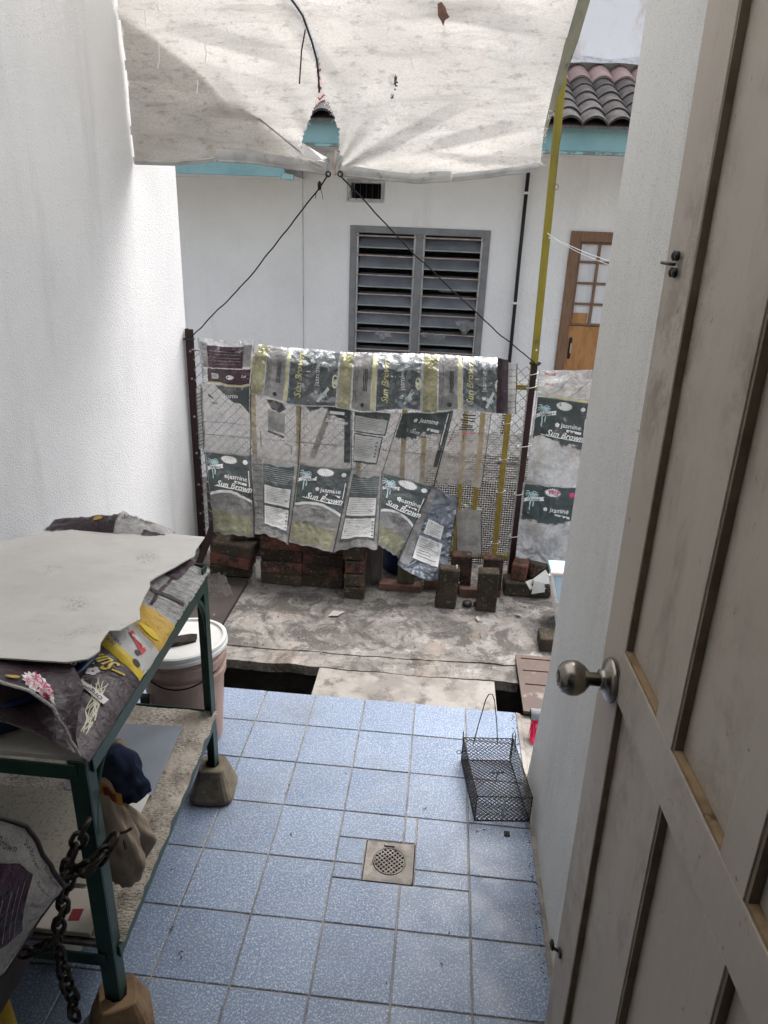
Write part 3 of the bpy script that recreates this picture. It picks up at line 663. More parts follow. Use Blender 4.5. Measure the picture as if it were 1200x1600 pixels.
# neighbour's timber door
dx0, dx1, dz0, dz1 = .70, 1.46, -.28, 1.772
mb = MB(); t = .05
mb.box(dx0-.02, dx0+t, WY-.02, WY+.08, dz0, dz1+.02); mb.box(dx1-t, dx1+.02, WY-.02, WY+.08, dz0, dz1+.02); mb.box(dx0+t, dx1-t, WY-.02, WY+.08, dz1-t, dz1+.02)
nd = mb.build('door', M['wood_frame'], nh, bevel=.003)
mb = MB(); mb.box(dx0+t+.004, dx1-t-.004, WY+.020, WY+.055, dz0, 1.12); mb.build('lower_panel', M['wood_panel'], nd, bevel=.004)
mb = MB(); mb.box(dx0+t+.004, dx0+t+.13, WY+.016, WY+.05, 1.124, 1.215); mb.build('patch_panel', M['wood_panel'], nd)
mb = MB(); zt = dz1-t
for x in (dx0+t+.004, dx0+t+.145, dx0+t+.285, dx0+t+.425, dx0+t+.56): mb.box(x, x+.018, WY+.012, WY+.05, 1.124, zt)
for k in range(5): z = 1.124+k*(zt-1.124)/4-(.018 if k == 4 else 0); mb.box(dx0+t+.0225, dx1-t-.02, WY+.015, WY+.048, z+.001, z+.016)
mb.build('glazing_bars', M['wood_frame'], nd)
for i in range(4):
    for k in range(4):
        x = dx0+t+.0225+.14*i; z = 1.124+k*(zt-1.124)/4+.017
        mb = MB(); mb.box(x, x+.122, WY+.03, WY+.034, z, z+(zt-1.124)/4-.018); mb.build('pane', M['curtain'], nd)
mb = MB(); mb.box(.772, .792, WY+.008, WY+.0195, .87, 1.03); mb.build('lock_plate', M['dark_metal'], nd, bevel=.003)
mb = MB(); mb.tube([(.782, WY+.008, .99), (.782, WY-.02, .99), (.782, WY-.025, .92)], .006, 6); mb.build('handle', M['alu'], nd)

# ------------------------------------------------------------------ tarpaulin awning
TY = 1.35
bot = [(p[0], p[2]) for p in ((-1.509,1.350,1.972), (-1.329,1.350,1.973), (-1.156,1.350,1.992), (-0.985,1.350,1.990), (-0.841,1.350,1.974), (-0.672,1.350,1.953), (-0.466,1.350,1.946), (-0.363,1.350,1.940), (-0.211,1.350,1.949), (-0.061,1.350,1.968), (0.038,1.350,1.982), (0.150,1.350,1.999))]
bot[0] = (-1.496, bot[0][1])
redge = [(p[2], p[0]) for p in ((0.150,1.350,1.999), (0.149,1.350,2.136), (0.166,1.350,2.265), (0.190,1.350,2.409), (0.216,1.350,2.547))]
ledge = [(1.9, -1.496), (2.2, -1.492), (2.45, -1.492), (2.52, -1.497), (3.0, -1.497)]
ZT = 2.56
vrow = [j/105*.70 for j in range(106)]+[.70+.30*(j+1)/14 for j in range(14)]
def tarp_xz(u, v):
    """u across, v 0..0.7 up the hanging curtain, 0.7..1 the awning running back to the house"""
    t = min(v/.70, 1)
    xb = lerp(bot[0][0], bot[-1][0], u); zb = interp(bot, xb); z = lerp(zb, ZT, t)
    xl = interp(ledge, z); xr = interp(redge, z)
    return lerp(xl, xr, u), z
CREASE = [(-.55, 1.985, .16, 2.14, .05, .016), (-.60, 1.96, -.10, 2.22, .05, .012), (-1.35, 2.42, -.75, 2.30, .06, .014), (-.50, 2.5, .15, 2.42, .06, .012), (-.35, 2.02, .10, 2.0, .03, .008), (-1.2, 2.3, -1.0, 2.12, .05, .010), (-.9, 2.5, -.62, 2.2, .05, .010)]
def tarp_S(u, v, dy=0):
    x, z = tarp_xz(u, v)
    if v <= .70:
        t = v/.70
        y = TY+.03*math.sin(u*3.1)*(1-t)-.03*t*t+nz(x*2.2, z*2.6, 1)*.018+nz(x*6, z*5, 4)*.008
        y += .008*math.sin((x*1.1+z*2.1)*5)*t
        for (ax, az, bx, bz, w, h) in CREASE:
            dx, dz = bx-ax, bz-az; L = math.hypot(dx, dz); s_ = ((x-ax)*dx+(z-az)*dz)/L/L
            if -.05 < s_ < 1.05:
                d_ = abs((x-ax)*dz-(z-az)*dx)/L
                if d_ < w: y -= h*(1-d_/w)*math.sin(max(0, min(1, s_))*math.pi)
        rr_ = math.hypot(x+.665, z-1.955); y += .012*math.sin(math.atan2(z-1.955, x+.665)*13)*math.exp(-rr_/.22)*min(1, rr_/.05)
        # drawn tight towards the two tie points
        y -= .05*math.exp(-((x+.66)/.16)**2)*(1-t)**3
    else:
        s = (v-.70)/.30; a = min(s*3, 1)
        y = TY-.03+nz(x*2.2, z*2.6, 1)*.018*(1-a)-2.80*(s**1.15)
        z = ZT+.26*math.sin(min(s*2.2, 1)*math.pi/2)-.05*math.sin(u*math.pi)*s
    return Vector((x, y+dy, z))
tear = [(p[0], p[2]) for p in ((-0.725,1.350,2.240), (-0.705,1.350,2.226), (-0.682,1.350,2.176), (-0.659,1.350,2.133), (-0.643,1.350,2.089), (-0.642,1.350,2.030), (-0.654,1.350,1.984), (-0.664,1.350,1.960), (-0.675,1.350,1.974), (-0.673,1.350,2.002), (-0.711,1.350,2.007), (-0.753,1.350,2.002), (-0.786,1.350,2.012), (-0.804,1.350,2.039), (-0.791,1.350,2.085), (-0.773,1.350,2.130), (-0.755,1.350,2.174), (-0.740,1.350,2.205))]
slit = [(p[0], p[2]) for p in ((-0.725,1.350,2.232), (-0.728,1.350,2.287), (-0.735,1.350,2.340), (-0.753,1.350,2.396), (-0.772,1.350,2.441), (-0.789,1.350,2.481), (-0.808,1.350,2.505), (-0.842,1.350,2.544), (-0.870,1.350,2.572))]
slit2 = [(p[0], p[2]) for p in ((-0.779,1.350,2.437), (-0.794,1.350,2.370), (-0.803,1.350,2.260))]
def inside(poly, x, y):
    c = False; n = len(poly)
    for i in range(n):
        (x1, y1), (x2, y2) = poly[i], poly[i-1]
        if (y1 > y) != (y2 > y) and x < (x2-x1)*(y-y1)/(y2-y1)+x1: c = not c
    return c
def seg_d(pl, x, y):
    best = 9
    for (x1, y1), (x2, y2) in zip(pl, pl[1:]):
        dx, dy = x2-x1, y2-y1; t = max(0, min(1, ((x-x1)*dx+(y-y1)*dy)/(dx*dx+dy*dy)))
        best = min(best, math.hypot(x-x1-dx*t, y-y1-dy*t))
    return best
def tarp_keep(u, v):
    if v > .70: return True
    x, z = tarp_xz(u, v)
    j = nz(x*60, z*60)*.007
    if inside(tear, x+j, z+j): return False
    if z > 2.18 and seg_d(slit, x+j*.3, z) < .0075: return False
    if u < nz(z*18, 2)*.006+.003 or u > .998-abs(nz(z*22, 9))*.006: return False
    for (hx, hz, rx, rz) in (((-0.434,1.350,2.277)[0], (-0.434,1.350,2.277)[2], .006, .024), ((-0.444,1.350,2.230)[0], (-0.444,1.350,2.230)[2], .005, .012)):
        if ((x-hx)/rx)**2+((z-hz)/rz)**2 < 1+nz(x*200, z*200): return False
    return True
tp = thing('tarpaulin', 'torn dirty white tarpaulin hung as a sun screen above the yard', 'tarpaulin', (-.65, 1.35, 1.97))
mb = MB(); mb.grid(tarp_S, 300, 0, tarp_keep, vs_=vrow[:108]); tarp = mb.build('sheet', M['tarp'], tp, smooth=True)
mb = MB(); mb.grid(tarp_S, 40, 0, vs_=vrow[107:]); mb.build('awning_fill', M['fill_film'], tp, smooth=True)  # unseen awning part, made extra translucent to brighten the near yard
# doubled corner behind the lower left
fold = [(p[0], p[2]) for p in ((-1.506,1.350,2.584), (-1.490,1.350,2.499), (-0.791,1.350,2.021), (-0.854,1.350,1.969), (-1.504,1.350,1.973), (-1.653,1.350,1.968))]
def keep2(u, v):
    x, z = tarp_xz(u, v); return v < .68 and inside(fold, x, z) and z > interp(bot, x)+.004
mb = MB(); mb.grid(lambda u, v: tarp_S(u, v, .012+.01*nz(u*9, v*9)), 150, 0, keep2, us=[.50*i/150 for i in range(151)], vs_=[.69*j/90 for j in range(91)]); mb.build('folded_corner', M['tarp'], tp, smooth=True)
mb = MB(); mb.tube([Vector((x, tarp_S((x-bot[0][0])/(bot[-1][0]-bot[0][0]), .035)[1]-.004, z)) for x, z in [(p[0], p[2]) for p in ((-1.485,1.350,2.495), (-1.324,1.350,2.386), (-1.154,1.350,2.270), (-0.980,1.350,2.147), (-0.802,1.350,2.025))]], .0035, 6); mb.build('fold_crease', M['tarp'], tp, smooth=True)
# rolled bottom hem
def hemrun(x0, x1, n, dz0, mt, ph):
    mb = MB(); pts = []; rr = []
    for i in range(n+1):
        x = lerp(x0, x1, i/n); u = (x-bot[0][0])/(bot[-1][0]-bot[0][0]); p = tarp_S(u, 0)
        pts.append((x, p[1]+.002, p[2]+dz0+nz(x*9, ph)*.003)); rr.append(.013+.004*nz(x*12, ph+2))
    mb.tube(pts, .012, 10, rr=rr); return mb.build('hem', mt, tp, smooth=True)
def band(x0, x1, h, n, ph):
    def S(a, b):
        x = lerp(x0, x1, a); u = (x-bot[0][0])/(bot[-1][0]-bot[0][0]); hh = h*(1+.18*nz(x*6, ph)); p = tarp_S(u, 0)
        return Vector((x, p[1]-.006-.006*math.sin(b*math.pi)+nz(x*14, b*2, ph)*.004, p[2]-.006+hh*b+nz(x*11, ph+5)*.004))
    mb = MB(); mb.grid(S, n, 5); mb.build('hem', M['hem'], tp, smooth=True)
    mb = MB(); mb.tube([S(k/n, 0)+Vector((0, .004, 0)) for k in range(n+1)], .006, 8); mb.build('hem_roll', M['hem'], tp, smooth=True)
band(-1.49, -1.16, .012, 24, 1); band(-1.15, -.690, .042, 40, 2); band(-.635, -.20, .032, 40, 3); band(-.195, .143, .022, 30, 4)
mb = MB(); mb.grid(lambda u, v: tarp_S(lerp(.485, .525, u), lerp(.0, .075, v), -.006), 8, 6); mb.build('patch', M['hem'], tp, smooth=True)
for p in ((-0.682,1.300,1.947), (-0.634,1.300,1.949)):
    mb = MB(); mb.tube([(p[0]+.009*math.cos(a*math.pi/8), p[1]-.004, p[2]+.009*math.sin(a*math.pi/8)) for a in range(16)], .0032, 6, True); mb.build('eyelet', M['dark_metal'], tp, smooth=True)
# side hem turned back towards the yellow pole, shadow put into its colour
def side(u, v):
    z = lerp(2.10, 2.60, v); x = interp(redge, z); w = lerp(.02, .055, min(1, v*1.6))
    return Vector((x+w*u-.004, TY-.06*v*v+.005+.08*u+nz(z*7, u*2)*.008, z+.02*u))
mb = MB(); mb.grid(side, 4, 40); mb.build('side_hem', M['hem_shaded'], tp, smooth=True)
mb = MB()
for i in range(150):   # frayed threads round the tear and along the edges
    if i < 90:
        k = random.randrange(len(tear)); a, b = tear[k], tear[k-1]; t = random.random(); x, z = lerp(a[0], b[0], t), lerp(a[1], b[1], t)
    elif i < 120: z = random.uniform(2.0, 2.2); x = interp(redge, z)-.002
    else: x, z = random.choice([((-0.447,1.350,2.293)[0], (-0.447,1.350,2.293)[2]), ((-0.446,1.350,2.219)[0], (-0.446,1.350,2.219)[2])]); x += random.uniform(-.012, .012); z += random.uniform(-.03, .03)
    u = (x-bot[0][0])/(bot[-1][0]-bot[0][0]); y = tarp_S(min(max(u, 0), 1), .2)[1]-.004
    l = random.uniform(.005, .016); a = random.uniform(0, 6.3)
    mb.tube([(x, y, z), (x+l*.6*math.cos(a), y-.003, z+l*.6*math.sin(a)), (x+l*math.cos(a+.5), y-.004, z+l*math.sin(a+.5)-.003)], .0007, 3)
stuff(mb.build('frayed_threads', M['fray'], tp))
# white flap of the torn corner
mb = MB(); fl = [(-0.790,1.330,2.058), (-0.767,1.330,2.045), (-0.721,1.330,2.021), (-0.685,1.330,2.007), (-0.708,1.330,1.999), (-0.746,1.330,1.998), (-0.782,1.330,2.010), (-0.795,1.330,2.028)]
mb.add([(a[0], a[1]-.01*(i % 3 == 1), a[2]) for i, a in enumerate(fl)], [tuple(range(8))[::-1]]); mb.build('torn_flap', M['fray'], tp)
# rusty seam and strings along the tear
mb = MB(); mb.tube([(-0.655,1.320,2.034), (-0.658,1.320,2.000), (-0.660,1.320,1.972), (-0.657,1.320,1.945)], .007, 6, rr=[.004, .007, .006, .008]); mb.build('rusty_seam', M['bar'], tp)
mb = MB(); mb.tube([(x, tarp_S((x-bot[0][0])/(bot[-1][0]-bot[0][0]), .4)[1]-.012, z) for x, z in slit], .0042, 6); mb.build('string', M['dark_rag'], tp)
mb = MB(); mb.tube([(x, tarp_S((x-bot[0][0])/(bot[-1][0]-bot[0][0]), .4)[1]-.014, z) for x, z in slit2], .0028, 5); mb.build('string', M['rope'], tp)
mb = MB()   # white scratches where the coating has split
for (pts) in (((-1.432,1.300,2.488), (-1.390,1.300,2.488), (-1.392,1.300,2.440)), ((-1.341,1.300,2.513), (-1.338,1.300,2.485), (-1.327,1.300,2.475)), ((-1.195,1.300,2.459), (-1.187,1.300,2.435)), ((-1.159,1.300,2.419), (-1.168,1.300,2.390), (-1.160,1.300,2.353), (-1.172,1.300,2.322)), ((-1.079,1.300,2.437), (-1.075,1.300,2.420)), ((-1.346,1.300,2.387), (-1.349,1.300,2.329), (-1.359,1.300,2.299)), ((-1.203,1.300,2.264), (-1.211,1.300,2.221)), ((-0.381,1.300,2.352), (-0.365,1.300,2.319))):
    pts = list(pts)[-3:]
    mb.tube([(p[0], tarp_S((p[0]*1.01+.0-bot[0][0])/(bot[-1][0]-bot[0][0]), min(.69, max(0, (p[2]-1.95)/(ZT-1.95)*.7)))[1]-.003, p[2]) for p in pts], .0022, 4)
stuff(mb.build('coating_splits', M['fray'], tp))
# dead leaf stuck on the tarpaulin
c = (-0.268,1.290,2.483); mb = MB(); pts = [(-.022, .035), (-.006, .040), (.012, .022), (.018, .004), (.030, -.010), (.012, -.022), (.006, -.042), (-.004, -.024), (-.018, -.006)]
mb.add([(c[0]+x*.9, c[1]-.004*(i % 2), c[2]+z*.9) for i, (x, z) in enumerate(pts)], [tuple(range(9))]); tag(mb.build('dead_leaf', M['dead_leaf']), 'brown dead leaf stuck high on the tarpaulin', 'leaf')
# guy cords
def cord(a, b, sag, label, side):
    mb = MB(); a, b = Vector(a), Vector(b); pts = []
    for i in range(41):
        t = i/40; p = a.lerp(b, t); p.z -= sag*math.sin(t*math.pi)+nz(t*14, sag*90)*.006; p.x += nz(t*9, 3+sag*50)*.006; pts.append(p)
    c = thing('guy_cord', label, 'cord', a, 'cords holding the tarpaulin')
    mb.tube(pts, .0031, 5); mb.build('cord', M['rope'], c, smooth=True)
    k = MB(); q = a.lerp(b, .05)
    k.lathe(q, [(0, -.018), (.007, -.012), (.0085, 0), (.007, .012), (0, .018)], 8); k.build('knot', M['rope'], c, smooth=True)
    k = MB()
    for s in (-1, 1): k.tube([q, q+Vector((.012*s, -.01, -.03)), q+Vector((.016*s, -.012, -.05))], .0014, 4)
    k.build('loose_end', M['rope'], c)
    e = MB(); e.tube([b+Vector((.026*math.cos(t*.6), .026*math.sin(t*.6), .004*math.sin(t*2))) for t in range(21)], .0035, 5); e.build('wrap', M['rope'], c)
cord((-0.682,1.300,1.943), (-1.462, 1.765, 1.205), .035, 'black cord from the tarpaulin down to the left fence post', 0)
cord((-0.631,1.300,1.944), (.262, 1.742, 1.178), .030, 'black cord from the tarpaulin down to the yellow pole', 1)

# ------------------------------------------------------------------ fence posts
lp = thing('fence_post', 'dark maroon angle iron post standing against the white wall', 'post', (-1.468, 1.8, -.01), 'iron fence posts')
mb = MB(); mb.box(-1.49, -1.446, 1.79, 1.796, -.1, 1.25); mb.box(-1.49, -1.484, 1.797, 1.832, -.1, 1.25); mb.build('angle_iron', M['maroon_steel'], lp, bevel=.0015)
mb = MB()
for z in (.25, .42, .6, .8, 1.0, 1.14): mb.lathe((-1.467, 1.789, z), [(0, -.003), (.006, -.002), (.006, .002), (0, .003)], 8, Matrix.Rotation(R(90), 3, 'X'))
for i in range(0): pass
stuff(mb.build('rivets', M['bar'], lp))
rp = thing('fence_post', 'tall yellow pole continuing as a dark maroon post right of the fence', 'post', (.262, 1.76, -.01), 'iron fence posts')
mb = MB(); mb.box(.246, .276, 1.752, 1.756, -.1, 1.175); mb.box(.246, .250, 1.757, 1.787, -.1, 1.175); mb.build('angle_iron', M['maroon_steel'], rp, bevel=.001)
mb = MB(); mb.box(.2435, .2455, 1.752, 1.787, -.1, 1.12); mb.build('pale_edge', M['paper_edge'], rp)
mb = MB(); mb.beam((.262, 1.772, 1.10), (.238, 1.772, 2.52), .033, .033, (0, 1, 0)); mb.build('yellow_pole', M['olive_steel'], rp, bevel=.003)
mb = MB(); mb.tube([(.262+.012*math.cos(t*.5), 1.742, 1.955+.012*math.sin(t*.5)) for t in range(13)], .0018, 5, True); mb.tube([(.262, 1.745, 2.2), (.256, 1.744, 2.08), (.259, 1.743, 1.965)], .0014, 4); mb.build('wire_ring', M['wire'], rp)
for z in (1.745, 1.24):
    mb = MB(); mb.lathe((.262, 1.753, z), [(0, -.002), (.005, -.002), (.005, .002), (0, .002)], 8, Matrix.Rotation(R(90), 3, 'X')); mb.build('rivet', M['white_plastic'], rp)
def tie_at(z, w=.03):
    mb = MB(); mb.tube([(.261+w*math.cos(t*.52), 1.768+.028*math.sin(t*.52), z+.007*math.cos(t*.52)) for t in range(12)], .0022, 5, True); mb.build('tie', M['tie'], rp)
for z, w in ((1.125, .024), (1.06, .026), (.76, .035), (.5, .026), (.26, .027)): tie_at(z, w)
ln = thing('clothes_line', 'thin white twin line running from the yellow pole to the right', 'cord', (.26, 1.74, 1.76))
mb = MB(); mb.tube([(.25, 1.75, 1.765), (.30, 1.74, 1.735), (.42, 1.70, 1.69), (.62, 1.64, 1.63), (.9, 1.56, 1.57)], .0018, 5); mb.tube([(.25, 1.752, 1.762), (.30, 1.745, 1.73), (.42, 1.71, 1.678), (.62, 1.65, 1.612), (.9, 1.57, 1.55)], .0015, 5); mb.build('line', M['tie'], ln)

# chain-link netting behind the bags, and the neighbour's yellow welded-mesh fence
def lattice(name, x0, x1, z0, z1, y, p, r, mt, label, diag=True):
    mb = MB()
    def strut(a, b):
        mb.add([(a[0]-r, y, a[1]), (a[0]+r, y, a[1]), (b[0]+r, y, b[1]), (b[0]-r, y, b[1]), (a[0], y-1.6*r, a[1]), (b[0], y-1.6*r, b[1])], [(0, 4, 5, 3), (4, 1, 2, 5), (1, 0, 3, 2)])
    def strut_h(a, b):
        mb.add([(a[0], y, a[1]-r), (a[0], y, a[1]+r), (b[0], y, b[1]+r), (b[0], y, b[1]-r), (a[0], y-1.6*r, a[1]), (b[0], y-1.6*r, b[1])], [(0, 4, 5, 3), (4, 1, 2, 5), (1, 0, 3, 2)])
    H = z1-z0; W = x1-x0
    if diag:
        k = -int(H/p)-1
        while k*p < W:
            for s in (1, -1):
                pts = []
                xa = x0+k*p; 
                ta, tb = max(0, -k*p), min(H, W-k*p)
                if tb > ta:
                    a, b = (xa+ta, z0+ta), (xa+tb, z0+tb)
                    if s < 0: a, b = (a[0], z1-(a[1]-z0)), (b[0], z1-(b[1]-z0))
                    strut(a, b)
            k += 1
    else:
        x = x0
        while x <= x1: strut((x, z0), (x, z1)); x += p
        z = z0
        while z <= z1: strut_h((x0, z), (x1, z)); z += p
    return mb
cl = lattice('n', -1.44, .245, .12, 1.16, 1.752, .052, .0021, None, '')
cl.tube([(-1.45, 1.752, 1.155), (-.6, 1.752, 1.10), (.25, 1.752, 1.06)], .003, 5); cl.tube([(-1.45, 1.752, .72), (-.6, 1.752, .70), (.25, 1.752, .66)], .0028, 5)
o = cl.build('chain_link_netting', M['wire']); stuff(o); o['label'] = 'rusty diamond wire netting stretched behind the hung rice bags'; o['category'] = 'netting'
c2 = lattice('n', .285, .75, .12, 1.1, 1.775, .052, .0016, None, '')
o = c2.build('chain_link_netting', M['wire']); stuff(o); o['label'] = 'rusty diamond wire netting right of the maroon post'; o['category'] = 'netting'
yf = thing('mesh_fence', 'yellow steel fence of welded mesh standing behind the rice bags', 'fence', (-.4, 1.98, -.3))
mb = lattice('n', -1.30, .60, -.02, 1.07, 1.995, .0135, .0009, None, '', False); stuff(mb.build('welded_mesh', M['pale_wire'], yf))
for px in ((-0.615,1.980,0.571), (-0.369,1.980,0.642), (-0.257,1.980,0.649), (-0.042,1.980,0.403), (0.048,1.980,0.596), (0.183,1.980,0.531), (0.366,1.980,0.544)):
    w = .014 if px[0] < .12 else .016
    mb = MB(); mb.box(px[0]-w, px[0]+w, 1.972, 1.988, -.04, 1.10); mb.build('upright', M['yellow_steel'], yf, bevel=.003)
for x in (-1.2, -.95):
    mb = MB(); mb.box(x-.012, x+.012, 1.972, 1.988, -.04, 1.10); mb.build('upright', M['yellow_steel'], yf, bevel=.003)
mb = MB(); mb.box(-1.3, .60, 1.962, 1.9715, 1.00, 1.028); mb.build('rail', M['olive_steel'], yf, bevel=.002)
mb = MB(); mb.box(-1.3, .60, 1.962, 1.9715, .02, .05); mb.build('rail', M['olive_steel'], yf, bevel=.002)
for z in (.82, .62, .43, .12):
    x = (0.183,1.980,0.531)[0]
    mb = MB(); mb.tube([(x+.024*math.cos(t*.52), 1.978+.024*math.sin(t*.52), z+.005*math.cos(t*.52)) for t in range(12)], .002, 5, True); mb.build('tie', M['tie'], yf)
# slanting strut seen through the film
mb = MB(); mb.beam((-0.859,1.900,0.580), (-0.762,1.900,0.853), .03, .02, (0, 1, 0)); tag(mb.build('fence_strut', M['grey_plank']), 'slanting grey timber strut behind the clear bag film', 'strut')
# heap of things in the neighbour's yard seen through the mesh
for k in range(5):
    z = .36+.035*k
    mb = MB(); n = 40; vs = []
    for i in range(n+1):
        x = lerp(-.25, .62, i/n); w = .008*math.sin(i*1.6)
        vs += [(x, 2.35+.02*k, z+w), (x, 2.95, z+w), (x, 2.35+.02*k, z+w-.012), (x, 2.95, z+w-.012)]
    mb.add(vs, [q for i in range(n) for q in ((4*i, 4*i+4, 4*i+5, 4*i+1), (4*i+2, 4*i+3, 4*i+7, 4*i+6), (4*i, 4*i+2, 4*i+6, 4*i+4))])
    tag(mb.build('corrugated_sheet', M['grey_sheet']), ['lowest', 'second lowest', 'middle', 'second highest', 'topmost'][k]+' grey corrugated sheet of the pile behind the mesh fence', 'sheet', 'corrugated sheets behind the fence')
mb = MB(); mb.box(-.25, .62, 2.40, 2.9, -.30, .345); tag(mb.build('dark_crate', M['black_rubber'], bevel=.02), 'dark crate under the corrugated sheets behind the mesh fence', 'crate')
pl = thing('ground_plant', 'small green weed growing behind the mesh fence', 'plant', (0.063,2.150,0.228))
c = Vector((0.063,2.150,0.228))
mb = MB(); mb.tube([(c.x, c.y, -.3), (c.x+.01, c.y, c.z-.05), (c.x, c.y, c.z)], .004, 5); mb.build('stem', M['leaf'], pl)
for i in range(16):
    a = random.uniform(0, 6.28); l = random.uniform(.025, .05); b = c+Vector((random.uniform(-.05, .04), random.uniform(-.05, .05), random.uniform(-.06, .03)))
    dv = Vector((math.cos(a), math.sin(a), random.uniform(-.2, .6))).normalized()*l; sdv = dv.cross(Vector((0, 0, 1))).normalized()*l*.35
    mb = MB(); mb.add([b, b+dv*.5+sdv+Vector((0, 0, .004)), b+dv, b+dv*.5-sdv+Vector((0, 0, .004))], [(0, 1, 2, 3)]); mb.build('leaf', M['leaf'], pl)

# ------------------------------------------------------------------ printed rice bags
_tc = {}
def text_geo(s, shear=0, bold=0):
    key = (s, shear, bold)
    if key in _tc: return _tc[key]
    cu = bpy.data.curves.new('t', 'FONT'); cu.body = s; cu.size = 1; cu.shear = shear; cu.offset = bold; cu.resolution_u = 2
    cu.dimensions = '2D'; cu.fill_mode = 'BOTH'; cu.align_x = 'CENTER'; cu.align_y = 'CENTER'
    ob = bpy.data.objects.new('t', cu); col.objects.link(ob); bpy.context.view_layer.update()
    ev = ob.evaluated_get(bpy.context.evaluated_depsgraph_get()); me = ev.to_mesh()
    vs = [(v.co.x, v.co.y) for v in me.vertices]; fs = [tuple(p.vertices) for p in me.polygons]
    ev.to_mesh_clear(); bpy.data.objects.remove(ob); bpy.data.curves.remove(cu)
    _tc[key] = (vs, fs); return _tc[key]
class Sheet:
    """a wrinkled sheet with prints laid on its surface"""
    def __init__(s, S, W, H, toward): s.S = S; s.W = W; s.H = H; s.t = Vector(toward)
    def pt(s, u, v, off):
        e = .01; p = s.S(u, v); a = s.S(u+e, v)-s.S(u-e, v); b = s.S(u, v+e)-s.S(u, v-e); n = a.cross(b)
        if n.length < 1e-12: n = s.t.copy()
        n.normalize()
        if n.dot(s.t) < 0: n = -n
        return p+n*off
    def patch(s, mb, u0, u1, v0, v1, off, nu=10, nv=10):
        off *= 1.9; nu = max(nu, int(abs(u1-u0)*40)); nv = max(nv, 24 if callable(v0) or callable(v1) else int(abs(v1-v0)*36))
        f0 = v0 if callable(v0) else (lambda u: v0); f1 = v1 if callable(v1) else (lambda u: v1)
        b = MB(); b.grid(lambda a, c: s.pt(lerp(u0, u1, a), lerp(f0(lerp(u0, u1, a)), f1(lerp(u0, u1, a)), c), off), nu, nv)
        b.uv = [(lerp(u0, u1, a), lerp(f0(lerp(u0, u1, a)), f1(lerp(u0, u1, a)), c)) for (a, c) in b.uv]
        mb.add(b.v, b.f, b.uv)
    def text(s, mb, t, u, v, h, off, rot=0, shear=0, bold=0, width=1.0):
        off *= 1.9; vs, fs = text_geo(t, shear, bold); c, sn = math.cos(rot), math.sin(rot); out = []; uv = []
        for x, y in vs:
            x *= h*width; y *= h; X, Y = x*c-y*sn, x*sn+y*c; uu, vv = u+X/s.W, v+Y/s.H
            out.append(s.pt(uu, vv, off)); uv.append((uu, vv))
        mb.add(out, fs, uv)
    def blob(s, mb, u, v, ru, rv, off, n=24, spike=0, rot=0):
        off *= 1.9; out = [s.pt(u, v, off)]; uv = [(u, v)]
        for k in range(n):
            a = 2*math.pi*k/n; q = 1-spike*(k % 2); x, y = ru*q*math.cos(a), rv*q*math.sin(a)
            X, Y = x*math.cos(rot)-y*math.sin(rot), x*math.sin(rot)+y*math.cos(rot)
            uu, vv = u+X/s.W, v+Y/s.H
            out.append(s.pt(uu, vv, off)); uv.append((uu, vv))
        mb.add(out, [(0, 1+k, 1+(k+1) % n) for k in range(n)], uv)
    def poly(s, mb, pts, off):
        mb.add([s.pt(u, v, off*1.9) for u, v in pts], [tuple(range(len(pts)))], pts)
    def ribbon(s, mb, pts, w, off):
        off *= 1.9
        pts = [(lerp(a[0], b[0], q/6), lerp(a[1], b[1], q/6)) for a, b in zip(pts, pts[1:]) for q in range(6)]+[pts[-1]]
        for (u0, v0), (u1, v1) in zip(pts, pts[1:]):
            dx, dy = (u1-u0)*s.W, (v1-v0)*s.H; l = math.hypot(dx, dy) or 1; nx, ny = -dy/l*w/2/s.W, dx/l*w/2/s.H
            q = [(u0+nx, v0+ny), (u0-nx, v0-ny), (u1-nx, v1-ny), (u1+nx, v1+ny)]
            mb.add([s.pt(a, b, off) for a, b in q], [(0, 1, 2, 3)], q)
def bag_sheet(q, y0, amp=1.0, curl=.02, wave=None, crin=.010, over=0):
    TL, TR, BR, BL = [Vector(p) for p in q]
    wv = wave or (lambda u: 0)
    def S(u, v):
        p = BL.lerp(BR, u).lerp(TL.lerp(TR, u), v)
        d = nz(p.x*4.5, p.z*3.5, 2)*.016+nz(p.x*11, p.z*9, 6)*.007*1.2
        # gusset crease: each panel bellies out a little between its edges
        d -= .010*math.sin(min(max(u, 0), 1)*math.pi)
        if crin: d += crin*(abs(nz(p.x*13, p.z*17, 11))+.6*abs(nz(p.x*29, p.z*33, 5))-.35); d += over*max(0, (v-.72)/.28)**2
        d -= curl*max(0, .22-v)/.22
        return Vector((p.x, p.y+d*amp, p.z+wv(u)*max(0, 1-v*3)))
    W = ((TR-TL).length+(BR-BL).length)/2; H = ((TL-BL).length+(TR-BR).length)/2
    return Sheet(S, W, H, (0, -1, 0))
def new_bag(label, sh, filmmat, group='rice bags hung on the fence', nu=40, nv=36):
    b = sh.S(.5, 0); r = thing('rice_bag', label, 'bag', (b.x, b.y, b.z), group)
    mb = MB(); mb.grid(sh.S, nu, nv); mb.build('film', M[filmmat], r, smooth=True)
    for ue in (0, 1):
        e = MB(); e.tube([sh.pt(ue, k/16, .0012) for k in range(17)], .0022, 4); e.build('welded_edge', M['black_ink'] if filmmat != 'film_bright' else M['film_bright'], r)
    return r
def put(r, name, mt, fn, smooth=False):
    mb = MB(); fn(mb); o = mb.build(name, M[mt], r, smooth=smooth)
    if any(k in name for k in ('lettering', 'line', 'print', 'mark', 'pattern', 'barcode', 'smear', 'box', 'panel', 'starburst', 'ink')): stuff(o)
    return o
